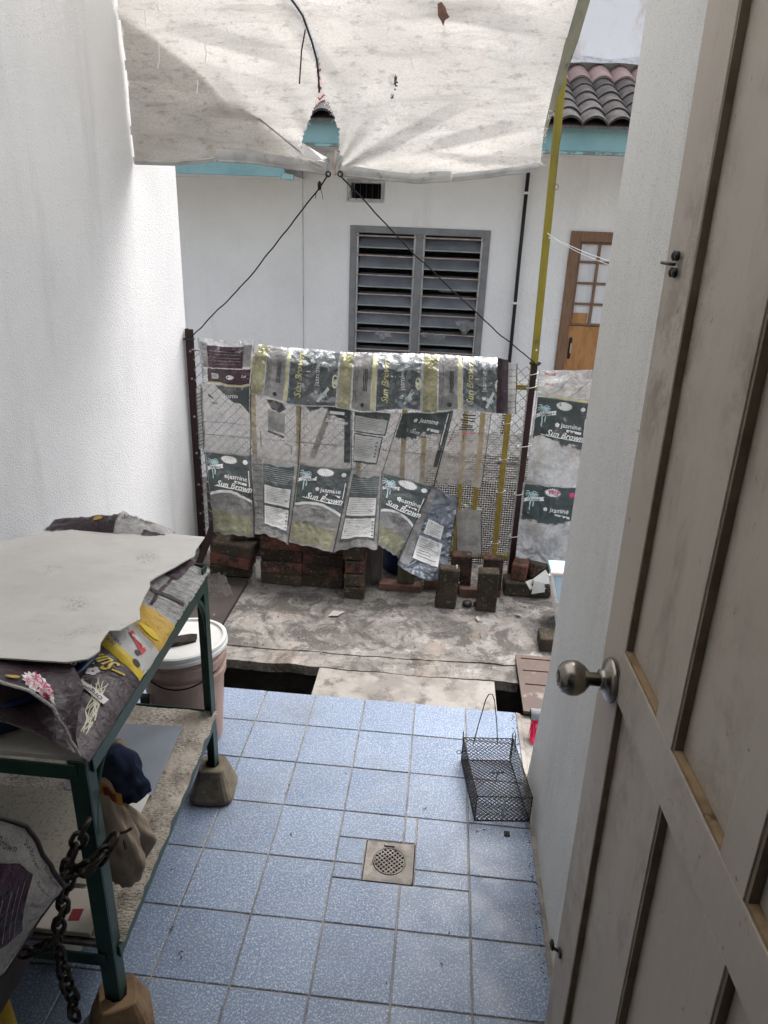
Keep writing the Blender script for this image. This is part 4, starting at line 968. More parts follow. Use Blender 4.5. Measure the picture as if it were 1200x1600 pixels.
def palm(sh, mb, u, v, k, off):
    for dx, h in ((0, 1.0), (.055*k, .72)):
        sh.ribbon(mb, [(u+dx, v-.20*k*h), (u+dx+.004, v-.08*k), (u+dx+.008, v)], .005*k+.001, off)
        for a in (-150, -120, -85, -60, -30, 0, 35, 150, 185):
            L = .075*k*h; c = R(a)
            pts = [(u+dx+.008, v), (u+dx+.008+L*.6*math.cos(c)/sh.W*.35, v+L*(.6*math.sin(c)+.35)/sh.H*.35), (u+dx+.008+L*1.1*math.cos(c)/sh.W*.35, v+L*(1.0*math.sin(c)+.05)/sh.H*.35)]
            sh.ribbon(mb, pts, .004, off)
def flower(sh, mb, u, v, r, off):
    for k in range(5):
        a = R(90+72*k); sh.blob(mb, u+r*.62*math.cos(a)/sh.W, v+r*.62*math.sin(a)/sh.H, r*.46, r*.46, off, 10)
def front_print(r, sh, ink='green_ink', win=True, worn=False, burst='white_ink', value=False, brand=True, top=1.0, low=.44):
    arch = lambda u: low+.115*math.sin(math.pi*(.08+.84*u))-.05*u
    o1, o2, o3 = .0012, .0022, .0030
    put(r, 'ink_panel', ink, lambda mb: sh.patch(mb, .03, .985, arch, top-.02, o1, 14, 12), True)
    if win:
        put(r, 'window_film', 'film_window', lambda mb: sh.patch(mb, .05, .96, .26, lambda u: arch(u)-.02, o1, 14, 6), True)
        put(r, 'window_band', 'film_olive', lambda mb: sh.patch(mb, .05, .96, .03, lambda u: .26+.03*math.sin(u*6), o1, 14, 6), True)
        put(r, 'arch_rim', 'grey_ink', lambda mb: sh.patch(mb, .03, .985, lambda u: arch(u)-.03, lambda u: arch(u)+.004, o2, 14, 1))
    def white(mb):
        flower(sh, mb, .44, .70, .0105, o2)
        sh.text(mb, 'jasmine', .70, .695, .034, o2, R(-3), 0, .012)
        if brand:
            sh.text(mb, 'Sun Brown', .60, .585, .044, o2, R(-5), .35, .02, .95)
            sh.ribbon(mb, [(.16, .575), (.95, .535)], .004, o2)
        sh.poly(mb, [(.62, .632), (.90, .612), (.90, .638), (.62, .658)], o2)
        sh.ribbon(mb, [(.955, .80), (.955, .60)], .004, o2)
        sh.poly(mb, [(.02, .745), (.12, .775), (.24, .785), (.40, .805), (.385, .83), (.40, .852), (.22, .832), (.10, .815), (.03, .79), (.05, .768)], o2)
    put(r, 'lettering', 'white_ink', white)
    put(r, 'starburst', burst, lambda mb: (sh.blob(mb, .54, .912, .043, .023, o2, 44, .17, R(-4)), sh.blob(mb, .89, .90, .012, .012, o2, 20)))
    put(r, 'palm_print', 'aqua_ink', lambda mb: palm(sh, mb, .15, .86, 1.0, o2))
    def dark(mb):
        sh.text(mb, 'Original', .215, .803, .019, o3, R(8), 0, .01)
        for k in range(3): sh.ribbon(mb, [(.66+.075*k, .640-.008*k), (.70+.075*k, .635-.008*k)], .007, o3)
        if win:
            sh.text(mb, 'BERAS PERANG', .55, .445, .012, o3, R(-3)); sh.text(mb, 'Brown Rice', .55, .415, .012, o3, R(-3)); sh.text(mb, '\u5929\u7136\u7cd9\u7c73', .56, .380, .017, o3, R(-3))
    put(r, 'dark_lettering', 'black_ink', dark)
    if value: put(r, 'value_lettering', 'pink_ink', lambda mb: (sh.text(mb, 'VALUE', .56, .928, .021, o3, R(-4), 0, .03), sh.text(mb, 'PACK', .565, .902, .021, o3, R(-4), 0, .03), sh.blob(mb, .89, .90, .0125, .0125, o3, 20)))
def back_print(r, sh, ink='green_ink', strip=True, topw=True):
    o1, o2, o3 = .0012, .0022, .0030
    wv = lambda u: .945-.05*math.sin(math.pi*u)+.02*nz(u*6, sh.W*40)
    x0 = .26 if strip else .10
    put(r, 'ink_panel', ink, lambda mb: (sh.patch(mb, x0, .92, .66, wv if topw else .96, o1, 10, 8), sh.patch(mb, x0, .92, .10, .66, o1, 8, 8)), True)
    def boxes(mb): sh.patch(mb, x0+.03, .89, .42, .64, o2, 8, 6); sh.patch(mb, x0+.03, .89, .13, .385, o2, 8, 6)
    put(r, 'info_box', 'grey_ink', boxes, True)
    def lines(mb):
        for k in range(9): sh.ribbon(mb, [(x0+.06+.03*(k % 2), .62-.021*k), (.86-.05*((k*7) % 3), .62-.021*k)], .0016, o3)
        for k in range(10): sh.ribbon(mb, [(x0+.06, .365-.022*k), (.80-.06*((k*5) % 4), .365-.022*k)], .0016, o3)
        for k in range(5): sh.ribbon(mb, [(.83, .34-.045*k), (.87, .34-.045*k)], .006, o3)
    put(r, 'dark_lettering', 'black_ink', lines)
    def wl(mb):
        for k in range(8): sh.ribbon(mb, [(x0+.02, .87-.024*k), (.91, .87-.024*k)], .0011, o2)
    put(r, 'lettering', 'grey_ink', wl)
    if strip:
        put(r, 'side_strip', 'film_strip', lambda mb: sh.patch(mb, .03, .24, .06, .97, o1, 4, 14), True)
        put(r, 'strip_lettering', 'black_ink', lambda mb: [sh.text(mb, 'SunBrown', .135, .10+.078*k, .0115, o3, R(8), .3) for k in range(11)])

YB = 1.70
def quad(*p): return p
wave = lambda k, a: (lambda u: a*math.sin(u*math.pi*1.0)+.012*nz(u*5, k))
# lower row
s = bag_sheet(quad((-1.393,1.700,0.648), (-1.149,1.700,0.636), (-1.075,1.470,0.280), (-1.291,1.500,0.282)), YB, wave=wave(1, .006)); r = new_bag('dark green printed rice bag at the lower left end of the fence', s, 'film_grey'); front_print(r, s)
s = bag_sheet(quad((-1.145,1.700,0.643), (-0.892,1.700,0.615), (-0.895,1.460,0.255), (-1.071,1.470,0.301)), YB, wave=wave(2, .02)); r = new_bag('grey rice bag back with text boxes, second from left in the lower row', s, 'film_grey'); back_print(r, s)
s = bag_sheet(quad((-0.892,1.700,0.615), (-0.617,1.700,0.602), (-0.664,1.430,0.248), (-0.895,1.460,0.273)), YB, wave=wave(3, .010)); r = new_bag('dark green printed rice bag in the middle of the lower row', s, 'film_grey'); front_print(r, s)
s = bag_sheet(quad((-0.617,1.700,0.602), (-0.457,1.700,0.595), (-0.440,1.400,0.297), (-0.661,1.430,0.249)), YB, wave=wave(4, .024)); r = new_bag('grey rice bag back with text boxes above the brick pillar', s, 'film_grey'); back_print(r, s, strip=False)
s = bag_sheet(quad((-0.457,1.700,0.595), (-0.193,1.700,0.536), (-0.338,1.480,0.219), (-0.445,1.440,0.300)), YB, wave=wave(5, .012)); r = new_bag('dark green printed rice bag slanting above the navy drum', s, 'film_grey'); front_print(r, s)
s = bag_sheet(quad((-0.193,1.690,0.540), (-0.054,1.690,0.479), (-0.093,1.530,0.117), (-0.339,1.490,0.214)), YB, 1.6, .05, wave=wave(6, -.02)); r = new_bag('crumpled bluish rice bag hanging slanted at the right end of the lower row', s, 'film_blue')
put(r, 'ink_panel', 'film_strip', lambda mb: s.patch(mb, .02, .2, .04, .96, .0012, 4, 12), True)
put(r, 'info_box', 'grey_ink', lambda mb: (s.patch(mb, .28, .72, .40, .58, .0022, 8, 6), s.patch(mb, .22, .78, .12, .36, .0022, 8, 6)), True)
put(r, 'dark_lettering', 'black_ink', lambda mb: ([s.ribbon(mb, [(.32, .555-.02*k), (.68-.05*(k % 3), .555-.02*k)], .0016, .003) for k in range(7)], [s.ribbon(mb, [(.27, .335-.022*k), (.72-.05*(k % 4), .335-.022*k)], .0016, .003) for k in range(9)]))
# middle row
s = bag_sheet(quad((-1.393,1.710,0.989), (-1.139,1.710,1.013), (-1.148,1.710,0.630), (-1.397,1.710,0.642)), YB); r = new_bag('clear rice bag with flaked green print under the purple bag', s, 'film_clear')
put(r, 'ink_panel', 'green_ink', lambda mb: s.poly(mb, [(.30, .985), (.98, .985), (.98, .58), (.90, .66), (.80, .72), (.66, .74), (.55, .80), (.42, .90)], .0012)); put(r, 'lettering', 'white_ink', lambda mb: s.text(mb, 'jasmine', .66, .83, .032, .0022, R(-4), 0, .012))
put(r, 'crease_line', 'black_ink', lambda mb: (s.ribbon(mb, [(.02, .46), (.5, .45), (.99, .42)], .0022, .002), s.ribbon(mb, [(.15, .86), (.24, .80)], .007, .002), s.ribbon(mb, [(.22, .74), (.32, .72)], .005, .002)))
s = bag_sheet(quad((-1.137,1.710,0.968), (-0.882,1.710,0.930), (-0.894,1.710,0.605), (-1.148,1.710,0.633)), YB); r = new_bag('clear film bag over diamond netting, second from left in the middle row', s, 'film_clear')
put(r, 'ink_panel', 'green_ink', lambda mb: (s.poly(mb, [(.32, .94), (.62, .96), (.72, .85), (.60, .78), (.44, .80)], .0012), s.poly(mb, [(.36, .46), (.70, .42), (.70, .39), (.36, .43)], .0012), s.ribbon(mb, [(.20, .42), (.22, .18)], .004, .0012), s.ribbon(mb, [(.70, .30), (.84, .28), (.85, .14)], .004, .0012)))
put(r, 'info_box', 'film_window', lambda mb: s.patch(mb, .36, .70, .47, .78, .0012, 6, 6), True)
s = bag_sheet(quad((-0.882,1.710,0.930), (-0.622,1.710,0.926), (-0.618,1.710,0.595), (-0.894,1.710,0.605)), YB); r = new_bag('clear film bag with dark upper corner and slanting strut behind it', s, 'film_clear')
put(r, 'ink_panel', 'green_ink_rag', lambda mb: s.patch(mb, .05, .97, .35, .99, .0012, 12, 10), True); put(r, 'ink_edge', 'green_ink', lambda mb: (s.patch(mb, .86, .98, .10, .98, .0014, 3, 10), s.poly(mb, [(.56, .98), (.98, .98), (.98, .80), (.74, .80), (.62, .86)], .0014)))
put(r, 'lettering', 'white_ink', lambda mb: (s.poly(mb, [(.58, .865), (.86, .85), (.86, .89), (.58, .905)], .0024), s.text(mb, 'Sun Brown', .70, .74, .026, .0024, R(-5), .35, .02)))
s = bag_sheet(quad((-0.622,1.710,0.926), (-0.373,1.710,0.904), (-0.455,1.710,0.589), (-0.618,1.710,0.595)), YB); r = new_bag('rice bag back with two outlined text boxes below the yellow banded bags', s, 'film_clear')
put(r, 'info_frame', 'green_ink', lambda mb: (s.patch(mb, .06, .80, .60, .97, .0012, 6, 6), s.patch(mb, .06, .76, .12, .58, .0012, 6, 6)), True); put(r, 'info_box', 'grey_ink', lambda mb: (s.patch(mb, .08, .77, .62, .86, .0022, 6, 6), s.patch(mb, .08, .73, .15, .56, .0022, 6, 6)), True)
put(r, 'dark_lettering', 'black_ink', lambda mb: ([s.ribbon(mb, [(.11, .83-.027*k), (.70-.06*(k % 3), .83-.027*k)], .0015, .003) for k in range(7)], [s.ribbon(mb, [(.11, .52-.03*k), (.55-.05*(k % 4), .52-.03*k)], .0013, .003) for k in range(11)], [s.ribbon(mb, [(.62, .48-.06*k), (.67, .48-.06*k)], .006, .003) for k in range(5)]))
s = bag_sheet(quad((-0.373,1.710,0.904), (-0.117,1.710,0.936), (-0.189,1.710,0.530), (-0.455,1.710,0.589)), YB); r = new_bag('slanted rice bag with dark green top and torn clear lower half', s, 'film_clear')
put(r, 'ink_panel', 'green_ink_worn', lambda mb: s.patch(mb, .03, .98, .30, .99, .0012, 14, 14), True); put(r, 'ink_edge', 'green_ink', lambda mb: (s.patch(mb, .90, .985, .25, .98, .0014, 3, 10), s.ribbon(mb, [(.10, .69), (.30, .70), (.52, .65), (.70, .64)], .006, .0014)))
put(r, 'lettering', 'white_ink', lambda mb: (flower(s, mb, .33, .875, .0105, .0024), s.text(mb, 'jasmine', .60, .86, .033, .0024, R(-10), 0, .012), s.poly(mb, [(.60, .735), (.84, .70), (.84, .735), (.60, .77)], .0024), s.ribbon(mb, [(.93, .95), (.93, .55)], .005, .0024)))
put(r, 'script_lettering', 'grey_ink', lambda mb: s.text(mb, 'Sun Brown', .56, .68, .032, .0026, R(-14), .35, .02))
s = bag_sheet(quad((-0.116,1.700,0.932), (0.072,1.700,0.943), (0.056,1.700,0.547), (-0.186,1.700,0.530)), YB, wave=wave(9, .02)); r = new_bag('clear torn film bag with black scribble mark beside the yellow uprights', s, 'film_clear')
put(r, 'black_smear', 'black_ink', lambda mb: ([s.ribbon(mb, [(.22+.10*random.random(), .95-.03*k), (.42+.2*random.random(), .93-.03*k+.02*random.random())], .006, .0014) for k in range(7)], s.ribbon(mb, [(.18, .86), (.10, .62), (.07, .55)], .003, .0014), s.ribbon(mb, [(.40, .72), (.42, .62), (.36, .60)], .003, .0014)))
put(r, 'faded_lettering', 'pink_ink', lambda mb: s.text(mb, 'VALUE PACK', .52, .72, .014, .0014, R(-2), 0, .03))
# film strip hanging free below it, and a cloudy sheet standing behind the bricks
s = bag_sheet(quad((-0.065,1.720,0.406), (0.069,1.720,0.409), (0.091,1.720,0.156), (-0.038,1.720,0.146)), YB); r = new_bag('cloudy grey film sheet standing behind the upright bricks', s, 'film_grey')
# bags folded over the fence top, lying on their side
def banded(label, q, order, seed, ink='green_ink_gloss'):
    s = bag_sheet(q, YB-.02, 1.0, .012, wave=lambda u: .010*math.sin(u*7+seed), crin=.018, over=.07); r = new_bag(label, s, 'film_bright', 'rice bags folded over the fence top', 44, 30)
    for (kind, u0, u1) in order:
        if kind == 'y': put(r, 'yellow_band', 'film_yellow', lambda mb: s.patch(mb, u0, u1, .02, .98, .0012, 6, 12), True)
        if kind == 'g': put(r, 'grey_band', 'film_window', lambda mb: s.patch(mb, u0, u1, .03, .96, .0012, 8, 12), True); put(r, 'dark_lettering', 'black_ink', lambda mb: ([s.ribbon(mb, [(u0+.01+.016*k, .15+.1*(k % 2)), (u0+.01+.016*k, .82-.1*(k % 3))], .0016, .0026) for k in range(4)], s.blob(mb, (u0+u1)/2+.02, .12, .010, .010, .0026, 16), [s.ribbon(mb, [(u0+.6*(u1-u0)+.018*k, .35), (u0+.6*(u1-u0)+.018*k, .75)], .004, .0026) for k in range(3)]))
        if kind == 's': put(r, 'yellow_stripe', 'pale_yellow_ink', lambda mb: s.patch(mb, u0, u1, .02, .97, .0018, 2, 12), True)
        if kind == 'd':
            put(r, 'ink_panel', ink, lambda mb: s.patch(mb, u0, u1, .02, .97, .0012, 12, 14), True)
            w = u1-u0
            put(r, 'yellow_lettering', 'pale_yellow_ink', lambda mb: s.text(mb, 'Sun Brown', u0+w*.20, .52, .046, .0024, R(90), .35, .02))
            put(r, 'lettering', 'grey_ink', lambda mb: (s.text(mb, 'jasmine', u0+w*.58, .58, .034, .0024, R(90), 0, .012), flower(s, mb, u0+w*.58, .26, .010, .0024), s.poly(mb, [(u0+w*.33, .62), (u0+w*.43, .62), (u0+w*.43, .88), (u0+w*.33, .88)], .0024), s.poly(mb, [(u0+w*.60, .10), (u0+w*.66, .08), (u0+w*.86, .34), (u0+w*.82, .40)], .0024)))
            put(r, 'starburst', 'cream_ink', lambda mb: s.blob(mb, u0+w*.96, .50, .016, .034, .0024, 30, .12))
            put(r, 'palm_print', 'aqua_ink', lambda mb: palm(s, mb, u0+w*.70, .22, .5, .0022))
            put(r, 'dark_lettering', 'black_ink', lambda mb: s.text(mb, 'Original', u0+w*.735, .235, .015, .0032, R(58), 0, .01))
    return r
banded('glossy banded rice bag folded over the fence left of the louvre window', quad((-1.096,1.680,1.200), (-0.682,1.680,1.184), (-0.695,1.680,0.912), (-1.129,1.680,0.955)), (('y', .0, .14), ('g', .15, .38), ('s', .39, .42), ('d', .43, .985)), 1)
banded('glossy banded rice bag folded over the fence below the louvre window, middle of three', quad((-0.682,1.680,1.184), (-0.283,1.680,1.196), (-0.274,1.680,0.927), (-0.695,1.680,0.912)), (('y', .01, .16), ('g', .18, .40), ('s', .41, .45), ('d', .47, .985)), 2.4)
banded('glossy banded rice bag folded over the fence beside the conduit, right one of three', quad((-0.283,1.680,1.196), (0.086,1.680,1.197), (0.114,1.680,0.947), (-0.274,1.680,0.927)), (('y', .02, .20), ('g', .22, .46), ('s', .47, .51), ('d', .53, .99)), 4.1)
# shiny fold on top of the draped bags
def fold_over(x0, x1, pz, label):
    pass
s = bag_sheet(quad((0.076,1.675,1.209), (0.125,1.675,1.200), (0.145,1.675,0.943), (0.095,1.675,0.941)), YB, .6); r = new_bag('narrow dark purple bag end at the right end of the fence top', s, 'silver_film', 'rice bags folded over the fence top', 6, 12); put(r, 'ink_panel', 'purple_ink', lambda mb: s.patch(mb, .02, .98, .01, .99, .0012, 4, 10), True)
s = bag_sheet(quad((0.124,1.685,1.186), (0.170,1.685,1.182), (0.186,1.685,0.943), (0.143,1.685,0.941)), YB, .6); r = new_bag('narrow white bag strip with dark script beside the purple bag end', s, 'white_film', 'rice bags folded over the fence top', 6, 12); put(r, 'script_lettering', 'black_ink', lambda mb: [s.text(mb, 'SunBrown', .5, .12+.125*k, .010, .0025, R(10), .3) for k in range(7)])
s = bag_sheet(quad((-1.382,1.680,1.226), (-1.101,1.680,1.227), (-1.134,1.680,1.003), (-1.373,1.680,0.996)), YB, 1.6, .0, wave=lambda u: .008*math.sin(u*6)); r = new_bag('dark purple rice bag folded over the left end of the fence', s, 'film_bright', 'rice bags folded over the fence top')
put(r, 'ink_panel', 'purple_deep', lambda mb: (s.patch(mb, .15, .83, .39, .86, .0012, 10, 8), s.patch(mb, .12, .985, .04, .37, .0012, 12, 6)), True)
put(r, 'lettering', 'white_ink', lambda mb: (s.patch(mb, .22, .36, .14, .27, .0022, 3, 3), s.blob(mb, .60, .20, .020, .012, .0022, 16), s.text(mb, 'Sun', .86, .23, .018, .0022, 0, .3, .02)))
put(r, 'barcode', 'black_ink', lambda mb: [s.ribbon(mb, [(.24+.016*k, .16), (.24+.016*k, .25)], .0012, .003) for k in range(7)])
put(r, 'yellow_stripe', 'pale_yellow_ink', lambda mb: s.patch(mb, .14, .985, .02, .06, .0022, 10, 1)); put(r, 'pattern_strip', 'film_strip', lambda mb: (s.patch(mb, .02, .16, .38, .92, .0012, 3, 6), s.patch(mb, .82, .96, .42, .90, .0012, 3, 6)), True)
put(r, 'dark_lettering', 'black_ink', lambda mb: [s.text(mb, 'Sun', .09, .42+.09*k, .012, .0024, R(10), .3) for k in range(6)])
put(r, 'text_lines', 'grey_ink', lambda mb: [s.ribbon(mb, [(.20, .76-.07*k), (.78, .75-.07*k)], .001, .0022) for k in range(5)])
# narrow gusset strip between the left post and the bags
s = bag_sheet(quad((-1.425,1.720,0.969), (-1.391,1.720,0.971), (-1.393,1.720,0.653), (-1.427,1.720,0.651)), YB, .5); r = new_bag('narrow patterned bag strip beside the left fence post', s, 'film_grey', None, 4, 12); put(r, 'pattern', 'green_ink', lambda mb: [s.ribbon(mb, [(.1, .05+.06*k), (.9, .09+.06*k)], .004, .0012) for k in range(15)])
# bags on the netting right of the maroon post
s = bag_sheet(quad((0.287,1.750,1.146), (0.551,1.750,1.161), (0.550,1.750,0.997), (0.285,1.750,1.027)), YB, .8, 0, wave=lambda u: 0); r = new_bag('white film bag with scalloped top edge right of the maroon post', s, 'film_bright', 'rice bags right of the post')
put(r, 'faded_lettering', 'pink_ink', lambda mb: (s.text(mb, 'VALUE', .20, .84, .018, .002, 0, 0, .03), s.text(mb, 'PACK', .22, .45, .014, .002, 0, 0, .03))); put(r, 'yellow_stripe', 'pale_yellow_ink', lambda mb: s.patch(mb, .01, .99, .0, .06, .0016, 8, 1))
put(r, 'wire_line', 'wire', lambda mb: (s.ribbon(mb, [(.3, .1), (.6, .8)], .0025, .003), s.ribbon(mb, [(.6, .1), (.95, .7)], .0025, .003)))
s = bag_sheet(quad((0.285,1.750,1.027), (0.549,1.750,1.004), (0.560,1.750,0.564), (0.286,1.750,0.573)), YB); r = new_bag('dark green rice bag with crumpled clear lower half, upper one right of the post', s, 'film_bright', 'rice bags right of the post'); front_print(r, s, ink='green_ink_worn_half', win=False, brand=True, low=.36)
s = bag_sheet(quad((0.273,1.750,0.565), (0.554,1.750,0.564), (0.552,1.720,0.102), (0.273,1.720,0.170)), YB, 1.3, .03, wave=lambda u: -.02*u); r = new_bag('dark rice bag with pink starburst, lower one right of the post', s, 'film_bright', 'rice bags right of the post'); front_print(r, s, ink='green_ink_worn_half', win=False, value=True, brand=False, low=.42)

# ------------------------------------------------------------------ bricks and odds and ends at the foot of the fence
def brick_mesh(name, mt, L=.218, W=.102, H=.066, seed=1):
    rnd = random.Random(seed); c = .005; vs = []; idx = {}
    for sx in (-1, 1):
        for sy in (-1, 1):
            for sz in (-1, 1):
                j = [rnd.uniform(-.0025, .0025) for _ in range(3)]
                X, Y, Z = sx*L/2+j[0], sy*W/2+j[1], (H if sz > 0 else 0)+j[2]*.4
                idx[(sx, sy, sz)] = len(vs)
                vs += [(X, Y-sy*c, Z-sz*c), (X-sx*c, Y, Z-sz*c), (X-sx*c, Y-sy*c, Z)]
    fs = []
    I = lambda sx, sy, sz, k: idx[(sx, sy, sz)]+k
    for sx in (-1, 1):
        f = [I(sx, -1, -1, 0), I(sx, 1, -1, 0), I(sx, 1, 1, 0), I(sx, -1, 1, 0)]; fs.append(tuple(f if sx > 0 else f[::-1]))
    for sy in (-1, 1):
        f = [I(-1, sy, -1, 1), I(1, sy, -1, 1), I(1, sy, 1, 1), I(-1, sy, 1, 1)]; fs.append(tuple(f if sy < 0 else f[::-1]))
    for sz in (-1, 1):
        f = [I(-1, -1, sz, 2), I(1, -1, sz, 2), I(1, 1, sz, 2), I(-1, 1, sz, 2)]; fs.append(tuple(f if sz > 0 else f[::-1]))
    for sx in (-1, 1):
        for sy in (-1, 1): fs.append((I(sx, sy, -1, 0), I(sx, sy, 1, 0), I(sx, sy, 1, 1), I(sx, sy, -1, 1)))
        for sz in (-1, 1): fs.append((I(sx, -1, sz, 0), I(sx, 1, sz, 0), I(sx, 1, sz, 2), I(sx, -1, sz, 2)))
    for sy in (-1, 1):
        for sz in (-1, 1): fs.append((I(-1, sy, sz, 1), I(1, sy, sz, 1), I(1, sy, sz, 2), I(-1, sy, sz, 2)))
    for k in idx.values(): fs.append((k, k+1, k+2))
    mb = MB(); mb.add(vs, fs); me = mb.mesh(name, mt)
    import bmesh
    bm = bmesh.new(); bm.from_mesh(me); bmesh.ops.recalc_face_normals(bm, faces=bm.faces); bm.to_mesh(me); bm.free()
    return me
BM = {k: [brick_mesh('brick', M[k], seed=i*7+len(k)) for i in range(3)] for k in ('brick', 'brick_moss', 'brick_red')}
G = -.006
st = thing('brick_stack', 'low wall of stacked dark red bricks, four courses high, under the rice bags', 'bricks', (-.84, 1.55, G), 'loose bricks at the fence foot')
for cidx, cx in enumerate((-.952, -.731)):
    for k in range(4):
        kind = ('brick_moss', 'brick', 'brick', 'brick_red' if cidx == 0 else 'brick')[k]
        inst('brick', BM[kind][(k+cidx) % 3], (cx+random.uniform(-.006, .006), 1.553+random.uniform(-.006, .006), G+.0005+k*.0668), (0, 0, random.uniform(-.03, .03)), st)
inst('brick', BM['brick_moss'][1], (-.95, 1.60, G+4*.0668+.001), (0, 0, .08), st)
pr_ = thing('brick_pillar', 'short pillar of bricks laid end-on beside the low brick wall', 'bricks', (-.555, 1.52, G), 'loose bricks at the fence foot')
for k in range(4):
    inst('brick', BM[('brick_moss', 'brick_moss', 'brick_red', 'brick')[k]][k % 3], (-.556+random.uniform(-.005, .005), 1.520, G+.0005+k*.0725), (0, 0, R(90)+random.uniform(-.04, .04)), pr_)
hp = thing('brick_heap', 'mossy heap of bricks by the left fence post', 'bricks', (-1.22, 1.58, G), 'loose bricks at the fence foot')
inst('brick', BM['brick_moss'][0], (-1.235, 1.58, G+.012), (0, 0, .10), hp); inst('brick', BM['brick_red'][1], (-1.225, 1.565, G+.079), (.02, .06, -.14), hp)
inst('brick', BM['brick_moss'][2], (-1.205, 1.575, G+.147), (.05, .03, -.16), hp, (1.05, 1.3, 1.0))
inst('brick', BM['brick_moss'][1], (-1.15, 1.63, G+.215), (.05, .03, .3), hp, (.8, 1, .7))
GRP = 'bricks standing on end'
def single(name, lab, me, p, rot): tag(inst(name, me, p, rot), lab, 'brick', GRP)
U = R(90)
def upright(lab, kind, i, x, y, lean=0, yaw=0, z=G):
    o = inst('brick', BM[kind][i], (x, y, z+.1095), (0, U, 0)); o.rotation_euler = (Matrix.Rotation(yaw, 3, 'Z') @ Matrix.Rotation(lean, 3, 'Y') @ Matrix.Rotation(U, 3, 'Y') @ Matrix.Rotation(U, 3, 'X')).to_euler()
    tag(o, lab, 'brick', GRP); return o
upright('mossy brick standing on end at the front with a white splash', 'brick_moss', 0, -.085, 1.45, .04, .05)
upright('brown brick standing on end in front of the yellow upright', 'brick_moss', 2, .115, 1.45, -.02, -.03)
upright('dark brick standing on end behind the splashed one', 'brick', 1, -.02, 1.62, 0, .1)
upright('reddish brick standing on end behind the brown one', 'brick_red', 0, .150, 1.615, 0, -.06)
mb = MB(); mb.tube([(-0.046,1.412,0.229), (-0.045,1.412,0.176), (-0.052,1.412,0.147), (-0.041,1.412,0.127)], .004, 5, rr=[.004, .003, .005, .002]); mb.tube([(-0.050,1.412,0.155), (-0.026,1.412,0.132)], .0022, 5)
tag(mb.build('paint_splash', M['tie']), 'white splash dripping down the mossy upright brick', 'splash')
tag(inst('brick_piece', BM['brick_moss'][1], (.335, 1.63, G), (0, 0, .04), None, (1.1, 1.1, 1.2)), 'long mossy kerb block lying right of the upright bricks', 'block')
tag(inst('brick_piece', BM['brick_red'][2], (.300, 1.66, G+.082), (0, 0, 1.3), None, (.6, .8, 1.35)), 'broken brick standing on the mossy kerb block beside the post', 'brick')
tag(inst('brick_piece', BM['brick'][0], (.375, 1.67, G+.082), (0, .2, .5), None, (.5, .9, 1.2)), 'broken dark brick half under the lower rice bag', 'brick')
for i, (px, lab, a) in enumerate((((0.257,1.600,0.043), 'pale tile shard lying flat beside the maroon post', .2), ((0.345,1.580,0.072), 'pale tile shard leaning on the kerb block', .9), ((0.410,1.600,0.094), 'larger pale tile shard below the crumpled bag', .5), ((0.383,1.560,0.064), 'small pale tile shard near the blue mattress', -.4))):
    mb = MB(); c = Vector(px); sz = (.035, .03, .05, .04)[i]; Mx = Matrix.Translation(c) @ Matrix.Rotation(a, 4, 'Y') @ Matrix.Rotation(R(35)+.2*i, 4, 'X')
    poly = [(-sz, -sz*.6), (sz*.7, -sz*.8), (sz, sz*.3), (-sz*.2, sz)]
    vs = [Mx @ Vector((x, y, z)) for z in (0, .006) for x, y in poly]; mb.add(vs, [(3, 2, 1, 0), (4, 5, 6, 7)]+[(k, (k+1) % 4, 4+(k+1) % 4, 4+k) for k in range(4)])
    tag(mb.build('tile_shard', M['paper']), lab, 'shard', 'tile shards at the fence foot')
# boards and drum under the slanted bag
mb = MB(); mb.box(-.512, -.430, 1.60, 1.625, G, .30); tag(mb.build('grey_board', M['grey_plank'], bevel=.002), 'grey upright board between the brick pillar and the navy drum', 'board')
mb = MB(); mb.box(-.440, -.215, 1.535, 1.60, G, .030); tag(mb.build('timber_batten', M['red_plank'], bevel=.004), 'reddish timber batten lying in front of the navy drum', 'batten')
mb = MB(); mb.box(-.345, -.255, 1.555, 1.585, .031, .20); tag(mb.build('timber_offcut', M['moss_plank'], bevel=.004), 'mossy timber offcut standing on the batten', 'timber')
mb = MB(); mb.box(-.190, -.110, 1.57, 1.62, G, .10); mb.box(-.05, .10, 1.53, 1.57, G, .045); mb2 = mb
tag(MB().box(-.205, -.120, 1.58, 1.63, G, .10).build('timber_block', M['red_plank'], bevel=.004), 'dark reddish block behind the splashed upright brick', 'block')
tag(MB().box(-.02, .085, 1.52, 1.56, G, .045).build('timber_block', M['red_plank'], bevel=.004), 'low reddish block between the two front upright bricks', 'block')
dr_ = thing('plastic_drum', 'navy plastic drum half hidden behind the slanted rice bag', 'drum', (-.30, 1.86, -.02))
mb = MB(); mb.lathe((-.30, 1.86, 0), [(.155, G), (.16, .02), (.165, .12), (.158, .13), (.166, .14), (.17, .30), (.15, .31), (0, .31)], 36); mb.build('body', M['navy_plastic'], dr_, smooth=True)
